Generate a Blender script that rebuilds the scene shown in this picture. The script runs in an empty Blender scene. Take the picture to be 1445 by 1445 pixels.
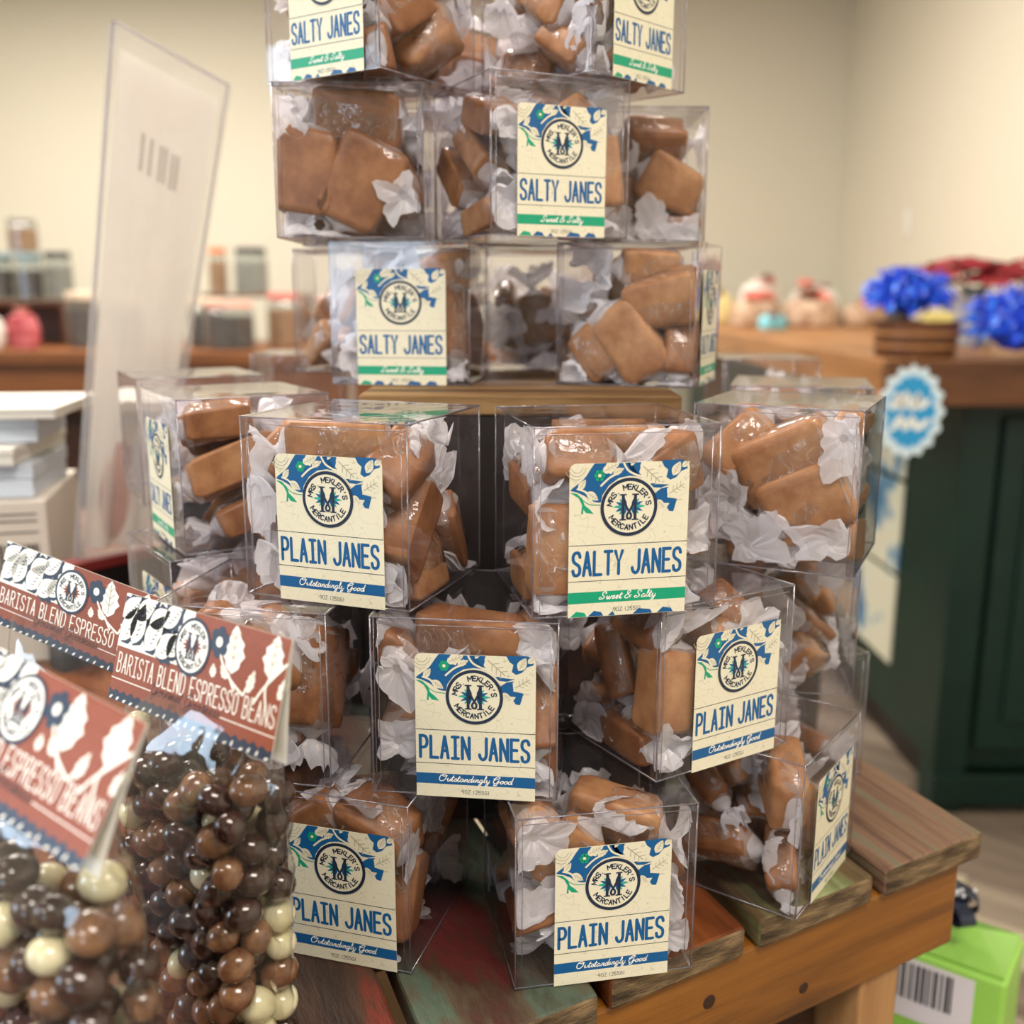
import bpy, bmesh, math, random
import numpy as np
from mathutils import Vector, Matrix, noise
PI = math.pi
S = bpy.context.scene
C = S.collection
T = 0.75            # height of the plank table top
H = 0.08874         # height of one clear box
W = 0.0885          # width and depth of one clear box
def R(a): return math.radians(a)

# ------------------------------------------------------------ camera, light, exposure
cam_d = bpy.data.cameras.new('camera'); cam = bpy.data.objects.new('camera', cam_d); C.objects.link(cam)
cam.location = (0, 0, T + 0.3221)
cam.rotation_euler = (R(90 - 11.94), R(-0.157), 0)
cam_d.sensor_width = 36; cam_d.lens = 36 * 1447 / 1445
cam_d.clip_start = 0.02
cam_d.dof.use_dof = True; cam_d.dof.focus_distance = 0.49; cam_d.dof.aperture_fstop = 36 / 6.4
S.camera = cam
S.view_settings.view_transform = 'Standard'; S.view_settings.look = 'None'
S.view_settings.gamma = 1; S.view_settings.use_curve_mapping = False
S.view_settings.exposure = 0.22
w = bpy.data.worlds.new('world'); S.world = w; w.use_nodes = True
w.node_tree.nodes['Background'].inputs[0].default_value = (0.9, 0.9, 0.95, 1)
w.node_tree.nodes['Background'].inputs[1].default_value = 0.02
S.cycles.transparent_max_bounces = 40
S.cycles.max_bounces = 8
S.cycles.diffuse_bounces = 3; S.cycles.glossy_bounces = 3
S.cycles.sample_clamp_indirect = 4.0
S.cycles.caustics_reflective = False; S.cycles.caustics_refractive = False
def area(name, loc, rot, sx, sy, power, col):
    l = bpy.data.lights.new(name, 'AREA'); l.shape = 'RECTANGLE'; l.size = sx; l.size_y = sy
    l.energy = power; l.color = col
    o = bpy.data.objects.new(name, l); C.objects.link(o); o.location = loc; o.rotation_euler = rot
    return o
WARM = (1, 0.92, 0.82)
for i, (x, y, pw) in enumerate([(-1.2, 1.0, 56), (0.5, -0.6, 38), (-1.6, -1.8, 36), (0.0, 3.4, 52), (-2.0, 3.9, 60)]):  # the last panel is added to brighten the back wall at left
    area('ceiling_lamp', (x, y, 2.63), (0, 0, 0), 1.15, 0.55, pw, WARM)
area('window_daylight', (-1.80, -3.84, 1.32), (R(90), 0, 0), 0.9, 1.0, 18, (0.66, 0.83, 1.0))
area('window_daylight', (-3.84, -0.25, 1.50), (R(90), 0, R(-90)), 1.4, 1.0, 24, (0.66, 0.83, 1.0))

# ------------------------------------------------------------ materials
def newmat(name):
    m = bpy.data.materials.new(name); m.use_nodes = True
    nt = m.node_tree; nt.nodes.clear()
    out = nt.nodes.new('ShaderNodeOutputMaterial')
    return m, nt, out
def N(nt, typ, **kw):
    n = nt.nodes.new(typ)
    for k, v in kw.items():
        if k in n.inputs: n.inputs[k].default_value = v
        else: setattr(n, k, v)
    return n
def col4(c): return (c[0], c[1], c[2], 1)
def srgb(r, g, b):
    f = lambda v: ((v / 255 + 0.055) / 1.055) ** 2.4 if v / 255 > 0.04045 else v / 255 / 12.92
    return (f(r), f(g), f(b))
def ramp(nt, stops):
    r = nt.nodes.new('ShaderNodeValToRGB')
    while len(r.color_ramp.elements) < len(stops): r.color_ramp.elements.new(0.5)
    for e, (p, c) in zip(r.color_ramp.elements, stops): e.position = p; e.color = col4(c)
    return r
def mat(name, c, rough=0.5, spec=0.5, c2=None, scale=40, bump=0, bscale=None, coat=0, metal=0, stretch=None, stops=None, detail=4, sss=0):
    m, nt, out = newmat(name)
    p = nt.nodes.new('ShaderNodeBsdfPrincipled'); nt.links.new(p.outputs[0], out.inputs[0])
    p.inputs['Base Color'].default_value = col4(c); p.inputs['Roughness'].default_value = rough
    p.inputs['Specular IOR Level'].default_value = spec; p.inputs['Metallic'].default_value = metal
    p.inputs['Coat Weight'].default_value = coat; p.inputs['Coat Roughness'].default_value = 0.06
    if sss:
        p.inputs['Subsurface Weight'].default_value = sss; p.inputs['Subsurface Scale'].default_value = 0.004
        p.inputs['Subsurface Radius'].default_value = (1, 0.5, 0.25)
    if c2 or stops or bump:
        tc = nt.nodes.new('ShaderNodeTexCoord'); mp = nt.nodes.new('ShaderNodeMapping')
        nt.links.new(tc.outputs['Object'], mp.inputs[0])
        if stretch: mp.inputs['Scale'].default_value = stretch
        if c2 or stops:
            nz = N(nt, 'ShaderNodeTexNoise', Scale=scale, Detail=detail, Roughness=0.6); nt.links.new(mp.outputs[0], nz.inputs['Vector'])
            r = ramp(nt, stops or [(0.35, c), (0.65, c2)])
            nt.links.new(nz.outputs['Fac'], r.inputs[0]); nt.links.new(r.outputs[0], p.inputs['Base Color'])
        if bump:
            nb = N(nt, 'ShaderNodeTexNoise', Scale=bscale or scale, Detail=5, Roughness=0.6); nt.links.new(mp.outputs[0], nb.inputs['Vector'])
            b = N(nt, 'ShaderNodeBump', Strength=bump, Distance=0.002); nt.links.new(nb.outputs['Fac'], b.inputs['Height'])
            nt.links.new(b.outputs[0], p.inputs['Normal'])
    return m
def film(name, tint, gloss=1.4, rough=0.04, haze=0.0, streak=None, hcol=(1, 1, 1), bump=0.0, bscale=20, transl=0.5, base=0.0):
    """thin clear or waxed sheet: transparent + fresnel gloss + optional white haze"""
    m, nt, out = newmat(name)
    tr = N(nt, 'ShaderNodeBsdfTransparent', Color=col4(tint))
    gl = N(nt, 'ShaderNodeBsdfGlossy', Roughness=rough)
    fr = N(nt, 'ShaderNodeFresnel', IOR=1.45)
    mul = N(nt, 'ShaderNodeMath', operation='MULTIPLY_ADD'); mul.use_clamp = True
    mul.inputs[1].default_value = gloss; mul.inputs[2].default_value = base
    geo = nt.nodes.new('ShaderNodeNewGeometry')   # a thin sheet reflects alike from both sides
    ior = N(nt, 'ShaderNodeMapRange'); ior.inputs['To Min'].default_value = 1.45; ior.inputs['To Max'].default_value = 1 / 1.45
    nt.links.new(geo.outputs['Backfacing'], ior.inputs['Value']); nt.links.new(ior.outputs[0], fr.inputs['IOR'])
    nt.links.new(fr.outputs[0], mul.inputs[0])
    last = tr.outputs[0]
    if haze:
        d = N(nt, 'ShaderNodeBsdfDiffuse', Color=col4(hcol)); t2 = N(nt, 'ShaderNodeBsdfTranslucent', Color=col4(hcol))
        mx = nt.nodes.new('ShaderNodeMixShader'); mx.inputs[0].default_value = transl
        nt.links.new(d.outputs[0], mx.inputs[1]); nt.links.new(t2.outputs[0], mx.inputs[2])
        m2 = nt.nodes.new('ShaderNodeMixShader'); m2.inputs[0].default_value = haze
        nt.links.new(last, m2.inputs[1]); nt.links.new(mx.outputs[0], m2.inputs[2]); last = m2.outputs[0]
        if streak:      # waxy creases: thin milky ridges and cloudy patches
            tc2 = nt.nodes.new('ShaderNodeTexCoord')
            n1 = N(nt, 'ShaderNodeTexNoise', Scale=streak, Detail=3, Distortion=1.5); nt.links.new(tc2.outputs['Object'], n1.inputs['Vector'])
            r1 = nt.nodes.new('ShaderNodeValToRGB'); e_ = r1.color_ramp.elements
            e_[0].position = .30; e_[0].color = (.42, .42, .42, 1); e_[1].position = .42; e_[1].color = (.07, .07, .07, 1)
            for p_, v_ in ((.485, .06), (.50, .50), (.515, .07), (.58, .12), (.68, .55)):
                q_ = e_.new(p_); q_.color = (v_, v_, v_, 1)
            nt.links.new(n1.outputs['Fac'], r1.inputs[0]); nt.links.new(r1.outputs[0], m2.inputs[0])
    fin = nt.nodes.new('ShaderNodeMixShader'); nt.links.new(mul.outputs[0], fin.inputs[0])
    nt.links.new(last, fin.inputs[1]); nt.links.new(gl.outputs[0], fin.inputs[2]); nt.links.new(fin.outputs[0], out.inputs[0])
    if bump:
        tc = nt.nodes.new('ShaderNodeTexCoord')
        nb = N(nt, 'ShaderNodeTexNoise', Scale=bscale, Detail=3); nt.links.new(tc.outputs['Object'], nb.inputs['Vector'])
        b = N(nt, 'ShaderNodeBump', Strength=bump, Distance=0.004); nt.links.new(nb.outputs['Fac'], b.inputs['Height'])
        for n_ in (gl, fr): nt.links.new(b.outputs[0], n_.inputs['Normal'])
    return m
M = {}
M['plastic'] = film('clear_plastic', (0.965, 0.955, 0.972), 1.15, 0.03, haze=0.010, hcol=(0.9, 0.87, 0.95), bump=0.12, bscale=16)
M['seam'] = film('folded_plastic_edge', (0.72, 0.70, 0.76), 2.2, 0.12, haze=0.22, hcol=(0.85, 0.82, 0.92), base=0.08)
M['wax'] = film('waxed_paper', (0.97, 0.97, 1.0), 1.0, 0.22, haze=0.80, hcol=(0.95, 0.94, 0.97), bump=0.3, bscale=260, transl=0.45)
M['wax_mid'] = film('waxed_paper_stretched', (0.97, 0.94, 0.9), 1.3, 0.14, haze=0.38, hcol=(0.88, 0.85, 0.85), bump=0.3, bscale=200, transl=0.45)
M['wrap'] = film('waxed_paper_tight', (0.97, 0.93, 0.88), 1.9, 0.12, haze=0.06, hcol=(0.88, 0.78, 0.68), bump=0.7, bscale=85, streak=38)
M['cello'] = film('cellophane', (0.985, 0.985, 0.985), 1.7, 0.04, haze=0.008, bump=0.55, bscale=16)
M['candy'] = mat('caramel', srgb(154, 103, 64), 0.42, 0.45, c2=srgb(188, 140, 96), scale=60, bump=0.3, bscale=90, sss=0.05)
M['candy_dark'] = mat('dark_caramel', srgb(122, 76, 44), 0.42, 0.45, c2=srgb(158, 108, 68), scale=60, bump=0.3, bscale=90, sss=0.05)
CREAM = srgb(228, 221, 196); BLUE = srgb(8, 88, 144); NAVY = srgb(28, 42, 66); GREEN = srgb(8, 155, 115)
def label_paper():
    m, nt, out = newmat('label_paper')
    p = nt.nodes.new('ShaderNodeBsdfPrincipled'); nt.links.new(p.outputs[0], out.inputs[0])
    p.inputs['Roughness'].default_value = 0.42
    tc = nt.nodes.new('ShaderNodeTexCoord')
    nz = N(nt, 'ShaderNodeTexNoise', Scale=70, Detail=2); nt.links.new(tc.outputs['Object'], nz.inputs['Vector'])
    ml = N(nt, 'ShaderNodeMath', operation='MULTIPLY'); ml.inputs[1].default_value = 7; nt.links.new(nz.outputs['Fac'], ml.inputs[0])
    fr = N(nt, 'ShaderNodeMath', operation='FRACT'); nt.links.new(ml.outputs[0], fr.inputs[0])
    r = ramp(nt, [(0.0, srgb(200, 193, 170)), (0.07, CREAM), (1.0, CREAM)])
    nt.links.new(fr.outputs[0], r.inputs[0]); nt.links.new(r.outputs[0], p.inputs['Base Color'])
    return m
M['paper'] = label_paper()
M['cream'] = mat('cream_ink', srgb(228, 221, 196), 0.45)
M['vein'] = mat('grey_line_ink', srgb(176, 168, 146), 0.5)
M['blue'] = mat('blue_ink', BLUE, 0.42)
M['navy'] = mat('navy_ink', NAVY, 0.42)
M['green'] = mat('green_ink', GREEN, 0.42)
M['teal'] = mat('teal_ink', srgb(40, 165, 150), 0.42)
M['white'] = mat('white_ink', srgb(245, 243, 235), 0.45)
M['terra'] = mat('terracotta_card', srgb(140, 72, 48), 0.5, c2=srgb(132, 66, 42), scale=300)
M['card_white'] = mat('white_card', srgb(240, 236, 226), 0.55)
M['brownink'] = mat('dark_brown_ink', srgb(60, 30, 22), 0.5)
M['bean_dark'] = mat('dark_chocolate', srgb(40, 20, 16), 0.18, 0.6, c2=srgb(62, 32, 24), scale=120, coat=0.6, bump=0.15, bscale=80)
M['bean_milk'] = mat('milk_chocolate', srgb(94, 58, 38), 0.2, 0.6, c2=srgb(146, 104, 72), scale=110, coat=0.6, bump=0.15, bscale=80)
M['bean_white'] = mat('white_chocolate', srgb(226, 216, 170), 0.2, 0.6, c2=srgb(240, 232, 196), scale=80, coat=0.5)
def wood(name, stops, sc=3.0, stretch=(14, 1, 14), rough=0.6, bump=0.5, spec=0.3):
    return mat(name, stops[0][1], rough, spec, stops=stops, scale=sc, stretch=stretch, bump=bump, bscale=sc * 4, detail=9)

# ------------------------------------------------------------ object helpers
def tag(o, label=None, cat=None, group=None, kind=None):
    if label: o['label'] = label
    if cat: o['category'] = cat
    if group: o['group'] = group
    if kind: o['kind'] = kind
    return o
def link(name, me, parent=None, loc=None):
    o = bpy.data.objects.new(name, me); C.objects.link(o)
    if parent: o.parent = parent
    if loc is not None: o.location = loc
    return o
def thing(name, label, cat, loc=(0, 0, 0), rz=0, group=None, rot=None):
    o = link(name, None); o.empty_display_size = 0.02; o.location = loc
    o.rotation_euler = rot if rot else (0, 0, rz)
    return tag(o, label, cat, group)
def copy_tree(o, parent=None):
    c = o.copy(); C.objects.link(c)
    if parent: c.parent = parent
    for ch in list(o.children): copy_tree(ch, c)
    return c
class MB:
    """collects geometry of ONE mesh"""
    def __init__(s): s.v = []; s.f = []; s.m = []; s.mats = []; s.k = 0
    def slot(s, m):
        if m not in s.mats: s.mats.append(m)
        return s.mats.index(m)
    def add(s, vs, fs, m):
        k = len(s.v); s.v += [tuple(v) for v in vs]; i = s.slot(m)
        for f in fs: s.f.append([a + k for a in f]); s.m.append(i)
    def box(s, x0, x1, y0, y1, z0, z1, m, mx=None):
        vs = [Vector((x, y, z)) for z in (z0, z1) for y in (y0, y1) for x in (x0, x1)]
        if mx: vs = [mx @ v for v in vs]
        s.add(vs, [(0, 2, 3, 1), (4, 5, 7, 6), (0, 1, 5, 4), (2, 6, 7, 3), (0, 4, 6, 2), (1, 3, 7, 5)], m)
    def prism(s, pts, z0, z1, m):
        n = len(pts)
        s.add([(p[0], p[1], z0) for p in pts] + [(p[0], p[1], z1) for p in pts],
              [list(range(n))[::-1], list(range(n, 2 * n))] + [(i, (i + 1) % n, n + (i + 1) % n, n + i) for i in range(n)], m)
    def lathe(s, prof, m, n=20, mx=None, cx=0, cy=0):
        vs = []; fs = []
        for r, z in prof:
            for k in range(n):
                v = Vector((cx + r * math.cos(2 * PI * k / n), cy + r * math.sin(2 * PI * k / n), z)); vs.append(mx @ v if mx else v)
        for j in range(len(prof) - 1):
            for k in range(n): fs.append((j * n + k, j * n + (k + 1) % n, (j + 1) * n + (k + 1) % n, (j + 1) * n + k))
        fs.append(list(range(n))[::-1]); fs.append([(len(prof) - 1) * n + k for k in range(n)])
        s.add(vs, fs, m)
    def grid(s, fn, nu, nv, m):
        vs = [fn(i / nu, j / nv) for j in range(nv + 1) for i in range(nu + 1)]
        s.add(vs, [(j * (nu + 1) + i, j * (nu + 1) + i + 1, (j + 1) * (nu + 1) + i + 1, (j + 1) * (nu + 1) + i) for j in range(nv) for i in range(nu)], m)
    def ball(s, c, r, m, n=10, squash=(1, 1, 1), jit=0, rnd=None):
        vs = []; fs = []; q = n // 2 + 1
        for j in range(q + 1):
            th = PI * j / q
            for k in range(n):
                ph = 2 * PI * k / n; rr = r * (1 + (rnd.uniform(-jit, jit) if jit else 0))
                vs.append((c[0] + rr * squash[0] * math.sin(th) * math.cos(ph), c[1] + rr * squash[1] * math.sin(th) * math.sin(ph), c[2] + rr * squash[2] * math.cos(th)))
        for j in range(q):
            for k in range(n): fs.append((j * n + k, (j + 1) * n + k, (j + 1) * n + (k + 1) % n, j * n + (k + 1) % n))
        s.add(vs, fs, m)
    def tube(s, pts, r, m, n=8):
        vs = []; fs = []
        for i, p in enumerate(pts):
            p = Vector(p); d = (Vector(pts[min(i + 1, len(pts) - 1)]) - Vector(pts[max(i - 1, 0)])).normalized()
            a = d.orthogonal().normalized(); b = d.cross(a)
            rr = r[i] if isinstance(r, (list, tuple)) else r
            for k in range(n): vs.append(p + a * rr * math.cos(2 * PI * k / n) + b * rr * math.sin(2 * PI * k / n))
        for i in range(len(pts) - 1):
            for k in range(n): fs.append((i * n + k, i * n + (k + 1) % n, (i + 1) * n + (k + 1) % n, (i + 1) * n + k))
        fs.append(list(range(n))[::-1]); fs.append([(len(pts) - 1) * n + k for k in range(n)])
        s.add(vs, fs, m)
    def mesh(s, name, smooth=False, bevel=0, seg=2):
        me = bpy.data.meshes.new(name); me.from_pydata(s.v, [], s.f)
        for m in s.mats: me.materials.append(m)
        me.polygons.foreach_set('material_index', s.m)
        if bevel:
            bm = bmesh.new(); bm.from_mesh(me); bmesh.ops.remove_doubles(bm, verts=bm.verts, dist=1e-6)
            bmesh.ops.bevel(bm, geom=list(bm.edges), offset=bevel, segments=seg, affect='EDGES', profile=0.5, clamp_overlap=True)
            bm.to_mesh(me); bm.free()
        if smooth: me.polygons.foreach_set('use_smooth', [True] * len(me.polygons))
        me.update(); return me
    def build(s, name, parent=None, loc=None, smooth=False, bevel=0, seg=2):
        return link(name, s.mesh(name, smooth, bevel, seg), parent, loc)

# ------------------------------------------------------------ monoline lettering (drawn as flat ribbons)
def arc(cx, cy, rx, ry, a0, a1, n=7):
    return [(cx + rx * math.cos(R(a0 + (a1 - a0) * i / n)), cy + ry * math.sin(R(a0 + (a1 - a0) * i / n))) for i in range(n + 1)]
def smooth(pts, n=4):
    out = []; P = [pts[0]] + list(pts) + [pts[-1]]
    for i in range(1, len(P) - 2):
        for k in range(n):
            t = k / n; q = []
            for d in (0, 1):
                a, b, c_, e = P[i - 1][d], P[i][d], P[i + 1][d], P[i + 2][d]
                q.append(0.5 * (2 * b + (c_ - a) * t + (2 * a - 5 * b + 4 * c_ - e) * t * t + (3 * b - a - 3 * c_ + e) * t ** 3))
            out.append(tuple(q))
    return out + [pts[-1]]
_S = smooth([(1, .8), (.85, .96), (.5, 1), (.12, .93), (0, .76), (.12, .6), (.5, .5), (.88, .4), (1, .24), (.88, .07), (.5, 0), (.12, .05), (0, .22)], 2)
G = {
 'A': [[(0, 0), (.5, 1)], [(.5, 1), (1, 0)], [(.18, .34), (.82, .34)]],
 'B': [[(0, 0), (0, 1), (.45, 1)] + arc(.45, .77, .45, .23, 90, -90) + [(0, .54)], [(.45, .54)] + arc(.5, .27, .5, .27, 90, -90) + [(0, 0)]],
 'C': [arc(.5, .7, .5, .3, 20, 180) + arc(.5, .3, .5, .3, 180, 340)],
 'D': [[(0, 0), (0, 1), (.45, 1)] + arc(.45, .65, .55, .35, 90, 0) + arc(.45, .35, .55, .35, 0, -90) + [(0, 0)]],
 'E': [[(1, 1), (0, 1), (0, 0), (1, 0)], [(0, .52), (.8, .52)]],
 'G': [arc(.5, .7, .5, .3, 20, 180) + arc(.5, .3, .5, .3, 180, 360) + [(1, .48), (.55, .48)]],
 'I': [[(.05, 1), (.95, 1)], [(.5, 1), (.5, 0)], [(.05, 0), (.95, 0)]],
 'i': [[(.5, 1), (.5, 0)]],
 'J': [[(1, 1), (1, .3)] + arc(.5, .28, .5, .28, 0, -170)],
 'K': [[(0, 0), (0, 1)], [(1, 1), (0, .4)], [(.3, .58), (1, 0)]],
 'L': [[(0, 1), (0, 0), (1, 0)]],
 'M': [[(0, 0), (0, 1)], [(0, 1), (.5, .35)], [(.5, .35), (1, 1)], [(1, 1), (1, 0)]],
 'N': [[(0, 0), (0, 1)], [(0, 1), (1, 0)], [(1, 0), (1, 1)]],
 'O': [arc(.5, .7, .5, .3, 0, 180) + arc(.5, .3, .5, .3, 180, 360) + [(1, .7)]],
 'P': [[(0, 0), (0, 1), (.5, 1)] + arc(.5, .73, .5, .27, 90, -90) + [(0, .46)]],
 'R': [[(0, 0), (0, 1), (.5, 1)] + arc(.5, .75, .5, .25, 90, -90) + [(0, .5)], [(.45, .5), (1, 0)]],
 'S': [_S], 'T': [[(0, 1), (1, 1)], [(.5, 1), (.5, 0)]],
 'Y': [[(0, 1), (.5, .48), (1, 1)], [(.5, .48), (.5, 0)]],
 'Z': [[(0, 1), (1, 1)], [(1, 1), (0, 0)], [(0, 0), (1, 0)]],
 '.': [[(.3, 0), (.34, .02)]], "'": [[(.4, 1), (.35, .72)]], ' ': [],
 '9': [arc(.5, .72, .5, .28, 0, 360) , [(1, .7), (.9, .3), (.5, 0)]],
 '2': [arc(.5, .72, .5, .28, 170, -20) + [(0, 0), (1, 0)]],
 '5': [[(1, 1), (.1, 1), (0, .55)] + arc(.45, .3, .55, .3, 110, -150)],
 '4': [[(.75, 0), (.75, 1), (0, .3), (1, .3)]],
 '8': [arc(.5, .75, .42, .25, -90, 270, 10), arc(.5, .26, .5, .26, 90, 450, 10)],
 '(': [arc(1, .5, .6, .62, 130, 230)], ')': [arc(0, .5, .6, .62, 50, -50)],
 '&': [smooth([(1, .05), (.3, .7), (.35, 1), (.7, .95), (.6, .65), (.1, .35), (.1, .05), (.5, 0), (1, .45)], 3)],
}
# joined handwriting, x height 0.42; each: advance, strokes
K = {
 'O': (.95, [[(.35, 1), (.05, .75), (0, .3), (.25, 0), (.6, .1), (.78, .5), (.7, .85), (.4, 1), (.25, .8), (.5, .7), (.9, .8)]]),
 'G': (.95, [[(.05, .75), (.1, .6), (.25, .8), (.5, 1), (.75, .9), (.6, .7), (.3, .6), (.1, .35), (.2, .05), (.5, .05), (.72, .5), (.7, .1), (.55, -.25), (.3, -.3), (.35, -.05), (.95, .25)]]),
 'S': (.8, [[(.0, .1), (.15, 0), (.5, .1), (.55, .35), (.3, .6), (.3, .9), (.55, 1), (.7, .85), (.6, .7)], [(.0, .1), (.1, .25), (.3, .2)]]),
 'u': (.5, [[(0, .2), (.12, .42), (.1, .1), (.2, 0), (.38, .15), (.42, .42), (.42, .08), (.5, .05)]]),
 't': (.36, [[(0, .1), (.2, .85), (.12, .1), (.22, 0), (.36, .12)], [(.02, .55), (.36, .57)]]),
 's': (.38, [[(0, .05), (.2, .45), (.32, .2), (.25, 0), (.08, .05)], [(.25, 0), (.38, .1)]]),
 'a': (.52, [[(.38, .36), (.2, .44), (.03, .2), (.1, 0), (.3, .1), (.4, .42), (.38, .05), (.52, .1)]]),
 'n': (.5, [[(0, .1), (.1, .42), (.08, 0), (.22, .38), (.34, .4), (.34, .1), (.4, 0), (.5, .1)]]),
 'm': (.72, [[(0, .1), (.1, .42), (.08, 0), (.2, .38), (.3, .4), (.3, 0), (.42, .38), (.54, .4), (.54, .05), (.72, .1)]]),
 'd': (.54, [[(.38, .36), (.2, .44), (.03, .2), (.1, 0), (.3, .1), (.46, .98), (.4, .05), (.54, .1)]]),
 'i': (.28, [[(0, .1), (.13, .42), (.1, .05), (.28, .1)], [(.18, .66), (.2, .68)]]),
 'g': (.5, [[(.38, .36), (.2, .44), (.03, .2), (.1, 0), (.3, .1), (.4, .42), (.32, -.3), (.15, -.42), (.1, -.25), (.5, .1)]]),
 'l': (.3, [[(0, .1), (.2, .6), (.22, .95), (.12, .9), (.1, .1), (.3, .1)]]),
 'y': (.5, [[(0, .2), (.12, .42), (.1, .1), (.2, 0), (.38, .15), (.42, .42), (.32, -.3), (.15, -.42), (.1, -.25), (.5, .1)]]),
 'o': (.48, [[(.25, .42), (.05, .3), (.06, .05), (.2, 0), (.38, .15), (.36, .36), (.22, .42), (.3, .3), (.48, .34)]]),
 'w': (.66, [[(0, .2), (.1, .42), (.1, .08), (.2, 0), (.32, .4), (.34, .05), (.46, 0), (.56, .4), (.66, .36)]]),
 'e': (.4, [[(0, .1), (.22, .26), (.26, .42), (.1, .38), (.06, .1), (.18, 0), (.4, .14)]]),
 'r': (.4, [[(0, .1), (.1, .48), (.3, .4), (.24, .05), (.4, .1)]]),
 '&': (.8, [[(.7, .05), (.2, .7), (.25, 1), (.5, .95), (.4, .65), (.05, .35), (.05, .05), (.35, 0), (.7, .45)]]),
 ' ': (.3, []),
}
def put_text(mb, s, x, y, h, wd, adv, sw, m, z, wide='', narrow=''):
    """capitals; x,y lower left corner of the text (y up); returns end x"""
    for ch in s:
        if ch == ' ': x += adv * 0.62; continue
        k = wd * (1.25 if ch in wide else 1) * (0.45 if ch in ".'()" else 1)
        for st in G[ch]: ribbon(mb, [(x + a * k, y + b * h) for a, b in st], sw, m, z)
        x += adv + (k - wd)
    return x
def put_script(mb, s, cx, y, h, sw, m, z, sq=1.0):
    tot = sum(K[c_][0] for c_ in s) * h * sq; x = cx - tot / 2
    for ch in s:
        ad, sts = K[ch]
        for st in sts:
            p = smooth(st, 3); ribbon(mb, [(x + a * h * sq + b * h * .3, y + b * h) for a, b in p], sw, m, z, caps=False)
        x += ad * h * sq
def ribbon(mb, pts, sw, m, z, caps=True):
    hw = sw / 2; n = len(pts); L = []; Rr = []
    mb.k += 1; z += 3e-6 * (mb.k % 12)     # strokes of ink never lie exactly in one plane
    for i in range(n):
        a = Vector(pts[max(i - 1, 0)]); b = Vector(pts[i]); c_ = Vector(pts[min(i + 1, n - 1)])
        d1 = (b - a); d2 = (c_ - b)
        if d1.length < 1e-9: d1 = d2
        if d2.length < 1e-9: d2 = d1
        d1.normalize(); d2.normalize(); t = d1 + d2
        if t.length < 0.3: t = d1.copy()
        t.normalize(); nn = Vector((-t.y, t.x)); k = 1 / max(0.45, nn.dot(Vector((-d1.y, d1.x))))
        L.append(b + nn * hw * min(k, 1.6)); Rr.append(b - nn * hw * min(k, 1.6))
    vs = [(p.x, p.y, z) for p in L] + [(p.x, p.y, z) for p in Rr]
    mb.add(vs, [(i, n + i, n + i + 1, i + 1) for i in range(n - 1)], m)
    if caps:
        for i, p in enumerate((pts[0], pts[-1])): disc(mb, p[0], p[1], hw, m, z - 1.2e-6 * (i + 1), 8)
def disc(mb, x, y, r, m, z, n=24, ry=None):
    mb.add([(x + r * math.cos(2 * PI * k / n), y + (ry or r) * math.sin(2 * PI * k / n), z) for k in range(n)], [list(range(n))], m)
def ring(mb, x, y, r0, r1, m, z, n=48):
    vs = [(x + r * math.cos(2 * PI * k / n), y + r * math.sin(2 * PI * k / n), z) for r in (r0, r1) for k in range(n)]
    mb.add(vs, [(k, (k + 1) % n, n + (k + 1) % n, n + k) for k in range(n)], m)
def poly(mb, pts, m, z):
    if sum(pts[i - 1][0] * pts[i][1] - pts[i][0] * pts[i - 1][1] for i in range(len(pts))) < 0: pts = pts[::-1]
    from mathutils.geometry import tessellate_polygon
    tr = tessellate_polygon([[Vector((p[0], p[1], 0)) for p in pts]])
    mb.add([(p[0], p[1], z) for p in pts], [tuple(t) for t in tr], m)
CLIP = None
def leaf(mb, x, y, L, wd, ang, m, z, vein=None, teeth=0):
    pts = []; n = 8; ca, sa = math.cos(R(ang)), math.sin(R(ang))
    for sgn in (1, -1):
        for i in range(n + 1):
            t = i / n if sgn > 0 else 1 - i / n
            ww = wd / 2 * math.sin(PI * t ** 0.8) * (1 + (0.35 * (i % 2) if teeth else 0))
            pts.append((x + ca * L * t - sa * ww * sgn, y + sa * L * t + ca * ww * sgn))
    if CLIP: pts = [(max(CLIP[0], min(CLIP[1], p[0])), max(CLIP[2], min(CLIP[3], p[1]))) for p in pts]
    poly(mb, pts[:-1], m, z)
    if vein:
        ribbon(mb, [(x + ca * L * .1, y + sa * L * .1), (x + ca * L * .9, y + sa * L * .9)], wd * .06, vein, z + 4e-5, False)
        for k in (.3, .5, .7):
            for sg in (1, -1):
                a, b = (x + ca * L * k, y + sa * L * k), (x + ca * L * (k + .15) - sa * wd * .3 * sg, y + sa * L * (k + .15) + ca * wd * .3 * sg)
                ribbon(mb, [a, b], wd * .045, vein, z + 4e-5, False)
def arc_text(mb, s, cx, cy, r, a0, a1, h, wd, sw, m, z, flip=False):
    n = len(s)
    for i, ch in enumerate(s):
        if ch == ' ': continue
        a = R(a0 + (a1 - a0) * (i + 0.0) / (n - 1))
        ux, uy = math.cos(a), math.sin(a)
        if not flip: rt = (uy, -ux); up = (ux, uy); rb = r
        else: rt = (-uy, ux); up = (-ux, -uy); rb = r + h
        k = wd * (1.3 if ch == 'M' else 1) * (.4 if ch in ".'i" else 1)
        for st in G['i' if ch == 'I' else ch]:
            ribbon(mb, [(cx + ux * rb + rt[0] * (p - .5) * k + up[0] * q * h, cy + uy * rb + rt[1] * (p - .5) * k + up[1] * q * h) for p, q in st], sw, m, z)
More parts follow.
